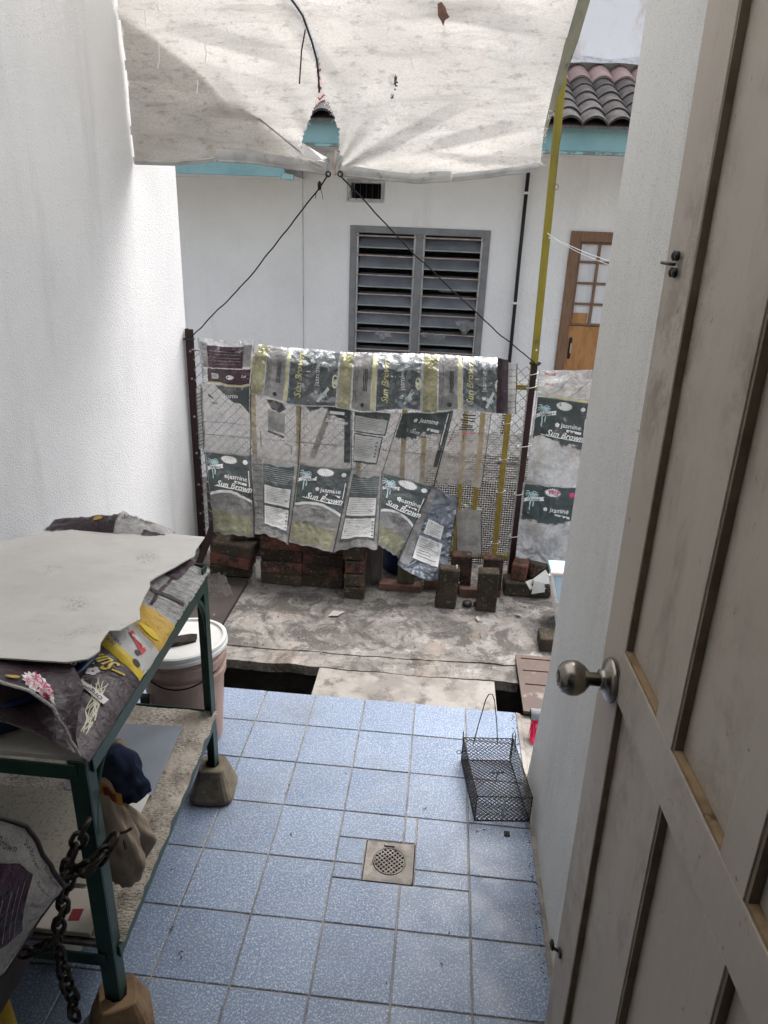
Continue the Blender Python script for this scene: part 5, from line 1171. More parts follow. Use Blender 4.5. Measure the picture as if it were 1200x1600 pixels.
# debris near the bricks
def lump(name, lab, cat, c, r, mt, seed, flat=.5):
    mb = MB(); mb.lathe((0, 0, 0), [(0, -1), (.6, -.8), (.95, -.3), (1, .1), (.75, .65), (.3, .95), (0, 1)], 12)
    mb.v = [(c[0]+v[0]*r*(1+.4*nz(v[0]*2, v[1]*2, seed+v[2])), c[1]+v[1]*r*(1+.4*nz(v[1]*2, v[2]*2, seed)), c[2]+r*flat+v[2]*r*flat*(1+.3*nz(v[0]*2, v[2]*2, seed))) for v in mb.v]
    return tag(mb.build(name, mt, smooth=True), lab, cat)
lump('stone', 'wet dark stone lying between the two front upright bricks', 'stone', (0.023,1.428,0.000), .026, M['channel'], 1.2)
lump('stone', 'smaller wet dark stone beside the brown upright brick', 'stone', (0.072,1.436,0.000), .020, M['channel'], 4.2)
tag(inst('brick', BM['brick_moss'][0], (.452, 1.115, G), (0, 0, .03)), 'dark brick lying flat on the concrete behind the wall end', 'brick')
mb = MB(); rnd = random.Random(3)
for i in range(80):
    x, y = rnd.uniform(-1.05, .42), rnd.uniform(.86, 1.46) if i % 3 else rnd.uniform(1.38, 1.50)
    s_ = rnd.uniform(.0015, .005); a = rnd.uniform(0, 6.3); z = G+.004
    p = [(x+s_*math.cos(a+t)*rnd.uniform(.6, 1.2), y+s_*math.sin(a+t)*rnd.uniform(.6, 1.2), z+rnd.uniform(0, .003)) for t in (0, 1.6, 3.1, 4.7)]
    mb.add([(*q[:2], q[2]-.005) for q in p]+[(q[0], q[1], q[2]+s_*.3) for q in p], [(4, 5, 6, 7), (0, 1, 5, 4), (1, 2, 6, 5), (2, 3, 7, 6), (3, 0, 4, 7)])
for i in range(420):   # soil crumbs swept against the bricks
    x = rnd.uniform(-1.08, .45); y = 1.47+.03*math.sin(x*9)-abs(rnd.gauss(0, .03)); s_ = rnd.uniform(.001, .0035)
    if -.62 < x < -.49: y -= .09
    if -.15 < x < .18: y -= .05
    z = G+.003; mb.add([(x-s_, y, z), (x+s_, y-s_, z), (x, y+s_, z), (x, y, z+s_*1.3)], [(0, 1, 3), (1, 2, 3), (2, 0, 3)])
o = stuff(mb.build('grit', M['pale_concrete'])); o['label'] = 'grit and pale crumbs scattered over the concrete apron'; o['category'] = 'grit'
for i, (p, lab) in enumerate((((-0.621,1.237,0.000), 'curled pale leaf lying in the middle of the concrete apron'), ((0.074,1.295,0.000), 'torn pale leaf near the brown upright brick'), ((0.275,1.364,0.000), 'small pale leaf on the right of the apron'))):
    mb = MB(); c = Vector(p); a = .6+i; l = (.05, .03, .028)[i]; u = Vector((math.cos(a), math.sin(a), 0))*l; w = Vector((-u.y, u.x, 0))*.7
    mb.add([c-u*.8+Vector((0, 0, .003)), c+w*.6+Vector((0, 0, .012)), c+u+Vector((0, 0, .004)), c-w*.6+Vector((0, 0, .003)), c+Vector((0, 0, .001))], [(0, 4, 1), (1, 4, 2), (2, 4, 3), (3, 4, 0)])
    tag(mb.build('fallen_leaf', M['paper_edge']), lab, 'leaf', 'fallen leaves on the apron')
# brown plate on the left, slanting strut
mb = MB(); mb.box(-1.36, -1.125, 1.02, 1.50, G+.002, .018); tag(mb.build('brown_plate', M['brown_plate'], bevel=.003), 'flat dark brown plate lying left of the concrete apron', 'plate')
mb = MB(); mb.beam((-1.30, 1.62, .36), (-1.43, 1.56, -.0), .035, .012, (0, 1, 0)); tag(mb.build('iron_strut', M['maroon_steel']), 'dark slanting iron bar leaning beside the left fence post', 'bar')
mb = MB(); mb.beam((-1.092, 1.497, .10), (-1.085, 1.470, G), .012, .006, (0, 1, 0)); tag(mb.build('metal_strip', M['grey_sheet']), 'thin grey metal strip leaning on the low brick wall', 'strip')
mb = MB(); mb.box(-1.44, -1.10, 1.835, 1.85, -.05, .42); tag(mb.build('grey_board', M['grey_plank']), 'dark grey board behind the mossy brick heap', 'board')
# rusty lid over the side channel
ldt = thing('drain_cover', 'rusty brown metal cover plate lying over the channel by the right wall', 'cover', (.40, .78, 0))
mb = MB(); mb.box(.228, .62, .582, .985, .002, .012); mb.build('plate', M['lid_plate'], ldt, bevel=.002)
for a in ((.228, .25, .582, .985), (.25, .62, .582, .602), (.25, .62, .962, .985), (.25, .62, .77, .778), (.25, .62, .87, .876)):
    mb = MB(); mb.box(a[0], a[1], a[2], a[3], .0125, .0165); mb.build('rim_bar', M['lid_plate'], ldt)
# broom lying behind the wall end
br = thing('broom', 'broom with grey tubular head and hot pink bristles behind the wall end', 'broom', (.36, .46, 0))
mb = MB(); mb.tube([(.237, .475, .085), (.48, .475, .085)], .022, 16); mb.build('head', M['grey_pvc'], br, smooth=True)
mb = MB(); mb.tube([(.2358, .475, .085), (.2368, .475, .085)], .018, 16); mb.build('head_bore', M['black'], br, smooth=True)
mb = MB()
for i in range(330):
    x = random.uniform(.241, .475); y = random.uniform(.460, .492)
    mb.tube([(x, y, .070), (x+random.uniform(-.004, .004), y-.012+random.uniform(-.012, .006), .03), (x+random.uniform(-.008, .008), y-.03+random.uniform(-.025, .012), -.006)], .0014, 3)
stuff(mb.build('bristles', M['pink'], br))
mb = MB(); mb.tube([(.47, .475, .09), (.78, .40, .30), (1.0, .34, .5)], .011, 10); mb.build('handle', M['grey_pvc'], br, smooth=True)
# light blue folded mattress with ribbed white trim
bm_ = thing('folded_mattress', 'light blue vinyl mattress with ribbed white edging standing behind the wall end', 'mattress', (.65, 1.35, G))
def shear(v): return (v[0]-.012-.075*(v[2]/.29), v[1], v[2])
mb = MB(); mb.box(.475, .95, 1.26, 1.42, 0, .295); mb.v = [shear(v) for v in mb.v]; mb.build('cover', M['blue_foam'], bm_, bevel=.012)
mb = MB(); mb.box(.48, .95, 1.245, 1.262, .13, .150); mb.v = [shear(v) for v in mb.v]; mb.build('seam_band', M['white_trim'], bm_)
for k in range(26):
    mb = MB(); z = .006+.0112*k; p = shear((.472, 1.258, z)); mb.lathe(p, [(0, -.0055), (.012, -.004), (.013, 0), (.012, .004), (0, .0055)], 10); mb.build('trim_rib', M['white_trim'], bm_, smooth=True)
mb = MB(); mb.tube([shear((.472, 1.258, .295)), shear((.7, 1.258, .297)), shear((.95, 1.258, .297))], .012, 8); mb.build('trim_top', M['white_trim'], bm_, smooth=True)

# ------------------------------------------------------------------ pail
BX, BY = -1.02, .30
pa = thing('paint_pail', 'stained pinkish plastic pail with a white lid behind the green rack', 'pail', (BX, BY, .001))
mb = MB(); mb.lathe((BX, BY, 0), [(.0, .002), (.118, .002), (.122, .008), (.138, .275), (.146, .278), (.147, .302), (.140, .306), (.141, .325), (.149, .328), (.150, .358), (.142, .362), (.143, .375), (0, .375)], 48); mb.build('body', M['bucket'], pa, smooth=False)
mb = MB(); mb.tube([(BX-.035-.0, BY-.134, .185), (BX-.035, BY-.140, .19)], .02, 4); 
Ml = Matrix.Rotation(R(-4), 3, 'Y') @ Matrix.Rotation(R(-3), 3, 'X')
mb = MB(); mb.lathe((BX, BY, .378), [(.150, -.006), (.1555, -.004), (.1565, .008), (.152, .012), (.1555, .015), (.155, .026), (.149, .030), (.141, .029), (.139, .021), (.0, .021)], 56, Ml); mb.build('lid', M['lid_white'], pa, smooth=False)
mb = MB(); mb.tube([(BX+.147*math.cos(a), BY+.147*math.sin(a), 0.34-.045*math.sin((a-.2)*1.0)**2) for a in [R(-170+8*k) for k in range(22)]], .003, 6); mb.build('bail', M['dark_metal'], pa, smooth=True)
mb = MB(); mb.box(BX-.112, BX-.088, BY-.128, BY-.105, .15, .24); mb.build('sticker', M['brown_plate'], pa)
rg = MB(); c = Vector((BX-.005, BY-.015, .402)); pl = [(-.085, -.03), (-.05, -.005), (-.02, .012), (.03, .035), (.055, .03), (.06, .0), (.03, -.02), (.0, -.035), (-.03, -.05), (-.06, -.045)]
rg.prism([(c.x+x, c.y+y) for x, y in pl], c.z, lambda x, y: c.z+.012+.012*nz(x*60, y*60)); tag(rg.build('rag', M['dark_rag']), 'dried black rag lying on the white pail lid', 'rag')

# ------------------------------------------------------------------ green angle-iron rack
rk = thing('rack', 'dark green angle iron rack with two shelves on concrete feet', 'rack', (-1.13, -.35, 0))
XR, XN, XL, YF, YN = -.842, -.822, -1.44, .03, -.72
ZTOP = .792
def zs(y): return lerp(.315, .272, (YF-y)/(YF-YN))
def zt(y): return lerp(.800, .786, (YF-y)/(YF-YN))
def angle_leg(x, y, sx, sy, z0, z1):
    mb = MB(); w, t = .036, .0042
    mb.box(min(x, x-sx*w), max(x, x-sx*w), min(y, y-sy*t), max(y, y-sy*t), z0, z1)
    ya, yb = sorted((y-sy*t-sy*.0003, y-sy*w)); xa, xb = sorted((x, x-sx*t)); mb.box(xa, xb, ya, yb, z0, z1)
    return mb.build('leg', M['green_steel'], rk, bevel=.0012)
angle_leg(XR+.018, YF+.018, 1, 1, .075, .83); angle_leg(XN+.018, YN-.018, 1, -1, .075, .79)
angle_leg(XL-.018, YF+.018, -1, 1, .075, .80); angle_leg(XL-.018, YN-.018, -1, -1, .075, .79)
def rail(a, b, h=.034, w=.005, nm='rail'):
    mb = MB(); mb.beam(a, b, w, h); mb.beam(Vector(a)+Vector((0, 0, h/2)), Vector(b)+Vector((0, 0, h/2)), .03, .0045) if 0 else None
    return mb.build(nm, M['green_steel'], rk, bevel=.0012)
for (zf, off) in ((zt, -.018), (zs, -.022)):
    rail((XR+.0215, YF, zf(YF)+off), (XN+.0215, YN, zf(YN)+off)); rail((XL-.0215, YF, zf(YF)+off), (XL-.0215, YN, zf(YN)+off))
    rail((XL, YF+.0215, zf(YF)+off), (XR, YF+.0215, zf(YF)+off)); rail((XL, YN-.0215, zf(YN)+off), (XN, YN-.0215, zf(YN)+off))
# curved corner braces
def brace(a, c, b): 
    mb = MB(); pts = [Vector(a)*(1-t)**2+Vector(c)*2*t*(1-t)+Vector(b)*t*t for t in [k/12 for k in range(13)]]
    mb.tube(pts, .008, 8); mb.build('brace', M['green_steel'], rk, smooth=True)
brace((XR+.010, YF-.12, .772), (XR+.010, YF-.010, .765), (XR+.012, YF+.005, .60)); brace((XN+.010, YN+.12, .76), (XN+.010, YN+.010, .755), (XN+.012, YN-.005, .60))
# decks
mb = MB(); mb.add([(XL, YN, zt(YN)-.012), (XN+.012, YN, zt(YN)-.012), (XR+.012, YF, zt(YF)-.012), (XL, YF, zt(YF)-.012), (XL, YN, zt(YN)-.002), (XN+.012, YN, zt(YN)-.002), (XR+.012, YF, zt(YF)-.002), (XL, YF, zt(YF)-.002)], [(0, 3, 2, 1), (4, 5, 6, 7), (0, 1, 5, 4), (1, 2, 6, 5), (2, 3, 7, 6), (3, 0, 4, 7)])
mb.build('upper_deck', M['hardboard'], rk)
mb = MB(); mb.add([(XL, YN, zs(YN)-.016), (XN+.012, YN, zs(YN)-.016), (XR+.012, YF, zs(YF)-.016), (XL, YF, zs(YF)-.016), (XL, YN, zs(YN)-.006), (XN+.012, YN, zs(YN)-.006), (XR+.012, YF, zs(YF)-.006), (XL, YF, zs(YF)-.006)], [(0, 3, 2, 1), (4, 5, 6, 7), (0, 1, 5, 4), (1, 2, 6, 5), (2, 3, 7, 6), (3, 0, 4, 7)])
mb.build('lower_deck', M['grey_plank'], rk)
# newspaper lining, curling over the rail
def news(u, v):
    y = lerp(YN+.01, YF+.005, v); xo = lerp(XN, XR, v)+.030; x = lerp(XL+.01, xo, u)
    z = zs(y)-.002+.004*abs(nz(x*30, y*30))+.006*max(0, nz(x*9, y*12))
    if u > .93: z += .012*nz(y*16, 3)+.004; x += .008*nz(y*22, 5)
    return Vector((x, y, z))
mb = MB(); mb.grid(news, 60, 70); tag(mb.build('newspaper', M['newspaper'], smooth=True), 'crumpled old newspaper lining the lower shelf of the green rack', 'newspaper')
mb = MB(); v = [(-1.13, -.070), (-.892, -.060), (-.884, -.325), (-1.12, -.335)]
mb.prism(v, lambda x, y: zs(y)+.010, lambda x, y: zs(y)+.018); tag(mb.build('laminate_board', M['grey_board'], bevel=.001), 'smooth grey-blue board lying on the newspaper of the lower shelf', 'board')
mb = MB(); mb.prism([(-1.0, -.337), (-.886, -.329), (-.884, -.43), (-1.0, -.44)], lambda x, y: zs(y)+.0205, lambda x, y: zs(y)+.023); tag(mb.build('paper_sheet', M['paper']), 'white card next to the grey-blue board on the lower shelf', 'card')
mb = MB(); mb.prism([(-1.43, -.345), (-.935, -.335), (-.93, -.60), (-1.43, -.61)], lambda x, y: zs(y)+.013, lambda x, y: zs(y)+.019); tag(mb.build('speckled_board', M['speckled']), 'speckled cream board on the lower shelf behind the near leg', 'board')
mb = MB(); mb.prism([(-1.30, -.62), (-.87, -.612), (-.866, -.715), (-1.30, -.72)], lambda x, y: zs(y)+.006, lambda x, y: zs(y)+.020); bk = mb.build('booklet', M['paper_edge'], bevel=.002); tag(bk, 'old booklet with red print at the near end of the lower shelf', 'booklet')
mb = MB(); mb.prism([(-.93, -.665), (-.905, -.662), (-.903, -.69), (-.928, -.693)], lambda x, y: zs(y)+.0205, lambda x, y: zs(y)+.0212); mb.build('red_print', M['red_print'], bk)
# concrete feet
def pedestal(lab, x, y, mt, wb=.072, wt=.044, h=.115, rot=0.1):
    mb = MB(); pr = []; n = 40; prof = [(0, .93), (.006, .99), (.02, 1)]+[(.02+(h-.028)*k/9, 1+(wt/wb-1)*k/9) for k in range(1, 10)]+[(h-.003, wt/wb*.97), (h, wt/wb*.90)]
    for z, k_ in prof:
        for k in range(n):
            a = 2*math.pi*k/n+rot; ca, sa = math.cos(a-rot), math.sin(a-rot); e = (abs(ca)**5+abs(sa)**5)**(-1/5)*wb*k_*.97
            px, py = x+e*math.cos(a), y+e*math.sin(a); d = 1+.02*nz(px*60, py*60, z*60)+.025*nz(px*22, py*22, z*22)
            pr.append((x+(px-x)*d, y+(py-y)*d, z+.001+.0012*nz(px*50, py*50, 3)))
    m_ = len(prof); fs = [tuple(range(n))[::-1], tuple(range((m_-1)*n, m_*n))]+[(n*j+i, n*j+(i+1) % n, n*j+n+(i+1) % n, n*j+n+i) for j in range(m_-1) for i in range(n)]
    p = thing('concrete_foot', lab, 'block', (x, y, 0), 'concrete feet of the rack')
    mb.add(pr, fs); mb.build('block', mt, p)
    q = MB(); q.lathe((x, y, h), [(.0, .0015), (.022, .0015), (.022, .004), (0, .004)], 8); q.build('socket', M['black'], p)
pedestal('tapered concrete foot under the far leg of the green rack', XR+.004, YF-.002, M['pedestal'])
pedestal('brown tapered concrete foot under the near leg of the green rack', XN+.004, YN-.002, M['pedestal_brown'], rot=.5)
pedestal('tapered concrete foot under the far wall-side rack leg', XL+.0, YF-.002, M['pedestal'], rot=0)
pedestal('tapered concrete foot under the near wall-side rack leg', XL+.0, YN-.002, M['pedestal'], rot=0)

# basin on the top deck, board and printed sheet over it
bs = MB(); bs.lathe((-1.09, -.535, zt(-.5)+.001), [(0, 0), (.17, 0), (.185, .01), (.200, .080), (.214, .083), (.214, .090), (.195, .090), (.185, .02), (0, .012)], 40); tag(bs.build('basin', M['navy_plastic'], smooth=True), 'navy plastic basin under the printed sheet on top of the rack', 'basin')
bpts = [(-1.567,-0.205,0.887), (-1.433,0.024,0.859), (-1.374,0.123,0.847), (-1.305,0.200,0.838), (-1.180,0.228,0.835), (-1.034,0.228,0.835), (-0.888,0.224,0.835), (-0.881,0.162,0.843), (-0.876,0.125,0.847), (-0.875,0.106,0.849), (-0.859,0.049,0.856), (-0.871,-0.000,0.862), (-0.880,-0.055,0.869), (-0.897,-0.138,0.879), (-0.899,-0.173,0.883), (-0.883,-0.211,0.887), (-0.865,-0.291,0.897), (-0.849,-0.352,0.904), (-0.822,-0.410,0.911), (-0.831,-0.437,0.914), (-0.840,-0.476,0.919), (-0.860,-0.483,0.920), (-0.857,-0.509,0.923), (-0.852,-0.539,0.927), (-0.837,-0.573,0.931), (-0.840,-0.594,0.933), (-0.844,-0.611,0.935), (-0.876,-0.631,0.938), (-1.009,-0.637,0.938), (-1.213,-0.651,0.940)]
mb = MB(); zb = lambda x, y: .862-.12*y+.006*math.sin(x*9+1)*math.cos(y*7)
mb.prism([(p[0], p[1]) for p in bpts], lambda x, y: zb(x, y)-.0035, zb); tag(mb.build('hardboard_sheet', M['hardboard']), 'dusty white hardboard sheet with ragged edge lying on the rack', 'board')

ps = thing('printed_sheet', 'purple and silver printed bag film spread under the white hardboard', 'bag', (-.85, -.35, .79))
inner = [(p[1], p[0]-.05, zb(p[0], p[1])-.012) for p in bpts[6:27]]
inner = sorted([(a, b, c) for a, b, c in inner])
inn_x = [(-.8, -1.02), (-.56, -1.02)]+[(a, b) for a, b, c in inner if a > -.5]
def side_S(u, v):
    """u near to far along the rack edge, v outer rail to under the board"""
    y = lerp(-.735, .060, u); xo = lerp(XN, XR, u)+.024+.004*nz(y*18, 2); zo = zt(y)+.004+.004*nz(y*14, 7)
    xi = interp(inn_x, y)
    xi = min(xi, xo-.03)
    zi = (.862-.12*max(y, -.60))-.012-.25*max(0, -.60-y)
    if v < 0: v = 0
    x = lerp(xo, xi, v); z = lerp(zo, zi, min(1, v)**.75)+nz(x*14, y*14, 3)*.007*(4*v*(1-min(v, 1)))+.004*nz(x*40, y*40)*v*(1-min(v, 1))*4
    return Vector((x, y, z))
ss = Sheet(side_S, .795, .15, (.3, 0, 1))
mb = MB(); mb.grid(side_S, 90, 14); mb.build('film', M['silver_film'], ps, smooth=True)
def uy(p): return (p[1]+.735)/.795
a1, a2, a3, a4 = uy((-0.813,-0.256,0.800)), uy((-0.817,-0.369,0.800)), uy((-0.818,-0.459,0.800)), uy((-0.819,-0.483,0.800))
put(ps, 'purple_panel', 'purple_ink', lambda mb: ss.patch(mb, .0, a4, -.0, 1, .0012, 30, 10), True)
put(ps, 'yellow_stripe', 'yellow_ink', lambda mb: ss.patch(mb, a4, a3, 0, 1, .0016, 3, 10), True)
put(ps, 'ochre_panel', 'ochre_ink', lambda mb: ss.patch(mb, a2, a1, 0, 1, .0014, 8, 10), True)
put(ps, 'white_panel', 'grey_ink', lambda mb: ss.patch(mb, a3, a2, 0, 1, .0014, 8, 10), True)
put(ps, 'dark_panel', 'purple_ink', lambda mb: (ss.patch(mb, lerp(a1, 1, .58), 1, .45, 1, .0014, 10, 6), ss.patch(mb, a1+.02, lerp(a1, 1, .58), .50, .57, .0014, 10, 2), ss.patch(mb, lerp(a1, 1, .28), lerp(a1, 1, .33), .05, 1, .0014, 2, 8)), True)
ssn = Sheet(side_S, .795, .24, (.3, 0, 1)); ssf = Sheet(side_S, .795, .095, (.3, 0, 1))
put(ps, 'red_label', 'red_ink', lambda mb: ss.poly(mb, [(.402, .68), (.427, .66), (.408, .20), (.382, .22)], .0026))
put(ps, 'yellow_badge', 'yellow_ink', lambda mb: ssf.blob(mb, .492, .33, .012, .022, .0026, 24, 0, .2))
def st(mb):
    for k in range(12): ssf.text(mb, 'SunBrown', lerp(a1, 1, .06+.075*k), .24+.02*(k % 2), .0125, .0026, R(90+12), .3, .004)
    for k in range(3): ssf.text(mb, 'SunBrown', lerp(a1, 1, .08+.075*k), .76, .0125, .0026, R(90+12), .3, .004)
    for k in range(4): ssf.ribbon(mb, [(.435+.009*k, .12), (.44+.009*k, .75)], .0014, .0026)
    ssf.text(mb, 'BERAS', .335, .84, .012, .0026, R(90)); ssf.text(mb, 'PERANG', .352, .84, .012, .0026, R(90))
    ssf.blob(mb, .375, .30, .006, .006, .0026, 16); ssf.blob(mb, .345, .18, .008, .007, .0026, 16)
put(ps, 'dark_lettering', 'black_ink', st)
put(ps, 'ribbon_banner', 'white_ink', lambda mb: ssn.ribbon(mb, [(.172, .115), (.176, .2), (.183, .30), (.194, .40)], .019, .0032))
put(ps, 'white_lettering', 'white_ink', lambda mb: (ss.text(mb, 'Premium', .405, .44, .014, .0032, R(94), 0, .01), flower(ssn, mb, .246, .40, .012, .0022), ssn.text(mb, 'jas', .243, .54, .034, .0022, R(93), 0, .012)))
put(ps, 'yellow_lettering', 'yellow_ink', lambda mb: (ssn.text(mb, 'Sun', .284, .43, .046, .0026, R(95), .3, .02), ssn.ribbon(mb, [(.287, .16), (.276, .30)], .004, .0026)))
put(ps, 'ribbon_lettering', 'black_ink', lambda mb: ssn.text(mb, 'Original', .1745, .252, .0150, .0042, R(85), 0, .015))
put(ps, 'stalk_print', 'cream_ink', lambda mb: [ssn.ribbon(mb, [(.060+.012*(k % 4), .12+.022*(k//3)), (.11+.01*((k*3) % 5), .12+.025*((k*2) % 5)), (.16+.012*(k % 3), .16+.02*((k*3) % 6)), (.235-.01*(k % 4), .20+.025*((k*3) % 5))], .0020, .0018) for k in range(9)])
# near drape hanging over the front edge
top = [(-1.155,-0.660,0.928), (-1.035,-0.640,0.933), (-0.969,-0.620,0.923), (-0.916,-0.620,0.925), (-0.870,-0.620,0.926), (-0.835,-0.655,0.900)]
low = [(-1.106,-0.720,0.953), (-0.957,-0.735,0.961), (-0.889,-0.735,0.943), (-0.852,-0.735,0.910), (-0.831,-0.735,0.851), (-0.812,-0.735,0.796)]
def drape(u, v):
    i = min(int(u*5), 4); f = u*5-i; f = max(-.3, min(1.3, f))
    a = Vector(top[i]).lerp(Vector(top[i+1]), f); b = Vector(low[i]).lerp(Vector(low[i+1]), f); p = a.lerp(b, v)
    p.y -= .022*math.sin(min(max(v, 0), 1)*math.pi)+.004*nz(p.x*40, p.z*40); p.z += .003*nz(p.x*30, v*5, 3); return p
ds = Sheet(drape, .30, -.14, (0, -1, .6))
mb = MB(); mb.grid(drape, 40, 14); mb.build('front_drape', M['purple_ink'], ps, smooth=True)
put(ps, 'starburst', 'white_ink', lambda mb: ds.blob(mb, .54, .50, .050, .032, .002, 36, .16, R(-40)))
put(ps, 'value_lettering', 'pink_ink', lambda mb: (ds.text(mb, 'VALUE', .515, .58, .024, .004, R(140), 0, .03), ds.text(mb, 'PACK', .565, .42, .024, .004, R(140), 0, .03)))
put(ps, 'orange_mark', 'ochre_ink', lambda mb: ds.blob(mb, .35, .40, .012, .006, .002, 16))
mb = MB(); mb.tube([drape(k/20, 1.0) for k in range(21)], .0035, 5); mb.build('film_edge', M['silver_film'], ps, smooth=True)
# film hump beyond the board against the wall
hmp = thing('printed_film', 'purple and white printed film bulging up behind the hardboard at the wall', 'bag', (-1.30, .25, .8))
def hump(u, v):
    x = lerp(-1.40, -1.0, u); y = .19+.12*v; pk = (min(1, max(0, u)/.60) if u < .60 else max(0, (1-u))/.40)**.75
    z = .832+.052*pk*math.sin(min(v*2.0, 1)*math.pi/2)-.09*max(0, v-.5)+.010*nz(x*20, y*26)+.008*abs(nz(x*45, y*40, 2))+.010*max(0, 1-abs(u-.60)/.03)
    return Vector((x, y, z))
hsn = Sheet(hump, .48, .14, (0, -.4, 1)); mb = MB(); mb.grid(hump, 40, 14); mb.build('film', M['white_film'], hmp, smooth=True)
put(hmp, 'purple_panel', 'purple_ink', lambda mb: hsn.patch(mb, .02, .58, .02, .98, .0014, 20, 10), True)
put(hmp, 'dark_lettering', 'black_ink', lambda mb: (hsn.text(mb, 'SunBrown', .72, .42, .026, .0024, R(12), .3, .01), hsn.patch(mb, .80, .97, .02, .20, .002, 6, 2))); put(hmp, 'orange_mark', 'ochre_ink', lambda mb: hsn.blob(mb, .42, .32, .018, .009, .0026, 16))

# film scrap hanging at the far corner of the rack
def scr(u, v):
    a = Vector((-.838, .052, .80)).lerp(Vector((-.79, .10, .775)), u); p = a+Vector((.02*u*v, .02*v, -.085*v+.01*nz(u*5, v*5))); p.y += .012*nz(u*6, v*6, 4); return p
mb = MB(); mb.grid(scr, 8, 10); tag(mb.build('film_scrap', M['film_clear'], smooth=True), 'torn clear film scrap hanging off the far corner of the rack', 'film')

# ------------------------------------------------------------------ clothes hung on the near leg
def garment(name, lab, cat, path, widths, mt, seed, thick=.35, folds=5):
    """flattened folded cloth tube swept along a path"""
    mb = MB(); n = 26; vs = []; path = [Vector(p) for p in path]; m = 30; fs = []
    for i in range(m+1):
        t = i/m*(len(path)-1); k = min(int(t), len(path)-2); f = t-k
        f = f*f*(3-2*f) if len(path) > 2 else f
        c = path[k].lerp(path[k+1], t-k); w = interp([(j, x) for j, x in enumerate(widths)], t)
        tang = (path[min(k+1, len(path)-1)]-path[k]).normalized(); ax = Vector((.93, .35, 0)); ax = (ax-tang*ax.dot(tang)).normalized(); bx = tang.cross(ax)
        end = .55 if i in (0, m) else 1
        for q in range(n):
            a = 2*math.pi*q/n; r = 1+.20*abs(math.sin(folds*a*.5+seed+t*1.1))+.08*math.sin(folds*2*a+t*2+seed)+.30*nz(math.cos(a)*2, math.sin(a)*2, seed+t*1.7)
            vs.append(c+ax*(w*math.cos(a)*r*end)+bx*(w*thick*math.sin(a)*r*end))
    for i in range(m):
        for q in range(n): fs.append((i*n+q, i*n+(q+1) % n, (i+1)*n+(q+1) % n, (i+1)*n+q))
    fs += [tuple(range(n))[::-1], tuple(range(m*n, m*n+n))]
    mb.add(vs, fs); r = thing(name, lab, cat, path[-1]); mb.build('cloth', mt, r, smooth=True); return r
sh_ = garment('navy_shorts', 'navy cotton garment with orange print hanging under the rack top', 'clothes', ((-0.834,-0.600,0.701), (-0.821,-0.600,0.663), (-0.809,-0.590,0.612), (-0.794,-0.580,0.557)), (.028, .040, .040, .030), M['denim'], 1.2, .6)
mb = MB(); c = Vector((-0.809,-0.665,0.670)); mb.grid(lambda u, v: c+Vector((lerp(-.022, .034, u), -.006+.004*math.sin(u*6), lerp(-.016, .016, v)-.030*u)), 8, 5); wb = mb.build('waistband_print', M['orange_cloth'], sh_, smooth=True)
mb = MB(); mb.grid(lambda u, v: c+Vector((lerp(-.004, .022, u), -.0085+.004*math.sin(u*6), lerp(-.011, .011, v)-.030*(.32+.46*u))), 6, 4); mb.build('maroon_patch', M['red_print'], wb)
tr_ = garment('beige_trousers', 'beige canvas trousers bundled on the lower shelf by the near leg', 'clothes', ((-0.839,-0.630,0.653), (-0.831,-0.630,0.572), (-0.815,-0.630,0.482), (-0.806,-0.630,0.421), (-0.816,-0.620,0.344)), (.012, .026, .034, .034, .022), M['khaki'], 3.4, .75, 4)
for nm, pth, ww, sd in (('cloth_fold', ((-0.819,-0.620,0.563), (-0.802,-0.600,0.494), (-0.788,-0.585,0.442), (-0.799,-0.580,0.381)), (.020, .028, .026, .016), 7.7),):
    g = garment('tmp', 'x x x x', 'x', pth, ww, M['khaki'], sd, .7, 3); ch_ = [o for o in bpy.data.objects if o.parent == g][0]
    ch_.name = nm; w0 = wloc(g); ch_.parent = tr_; ch_.location = w0-wloc(tr_); bpy.data.objects.remove(g)
g2 = garment('beige_cloth', 'beige cloth end showing above the navy garment', 'clothes', ((-0.844,-0.560,0.687), (-0.830,-0.550,0.649), (-0.824,-0.550,0.610)), (.018, .020, .012), M['khaki'], 9.1, .5, 3)
mb = MB(); mb.tube([(-0.792,-0.672,0.547), (-0.777,-0.672,0.553), (-0.764,-0.668,0.561)], .0035, 5); mb.tube([(-0.781,-0.675,0.534), (-0.779,-0.675,0.509)], .003, 5); mb.build('seam', M['brown_plate'], tr_)

# ------------------------------------------------------------------ chain round the near leg
lm = MB(); L, wd_ = .0205, .0125
pts = [(wd_*math.cos(a), 0, (L-wd_)*(1 if math.sin(a) >= 0 else -1)+wd_*math.sin(a)) for a in [2*math.pi*k/16 for k in range(16)]]
lm.tube(pts, .0050, 7, True); lme = lm.mesh('link', M['chain'], smooth=True)
def chain(label, path, loc):
    path = [Vector(p) for p in path]; r = thing('chain', label, 'chain', path[0], 'heavy chains on the rack')
    seg = [(b-a).length for a, b in zip(path, path[1:])]; tot = sum(seg); n = max(2, int(tot/.0315))
    for i in range(n+1):
        d = i/n*tot; k = 0
        while k < len(seg)-1 and d > seg[k]: d -= seg[k]; k += 1
        p = path[k].lerp(path[k+1], d/seg[k]); t = (path[k+1]-path[k]).normalized()
        q = t.to_track_quat('Z', 'Y') @ Matrix.Rotation(R(90)*(i % 2)+random.uniform(-.25, .25), 3, 'Z').to_quaternion()
        o = inst('link', lme, p, q.to_euler(), r)
    return r
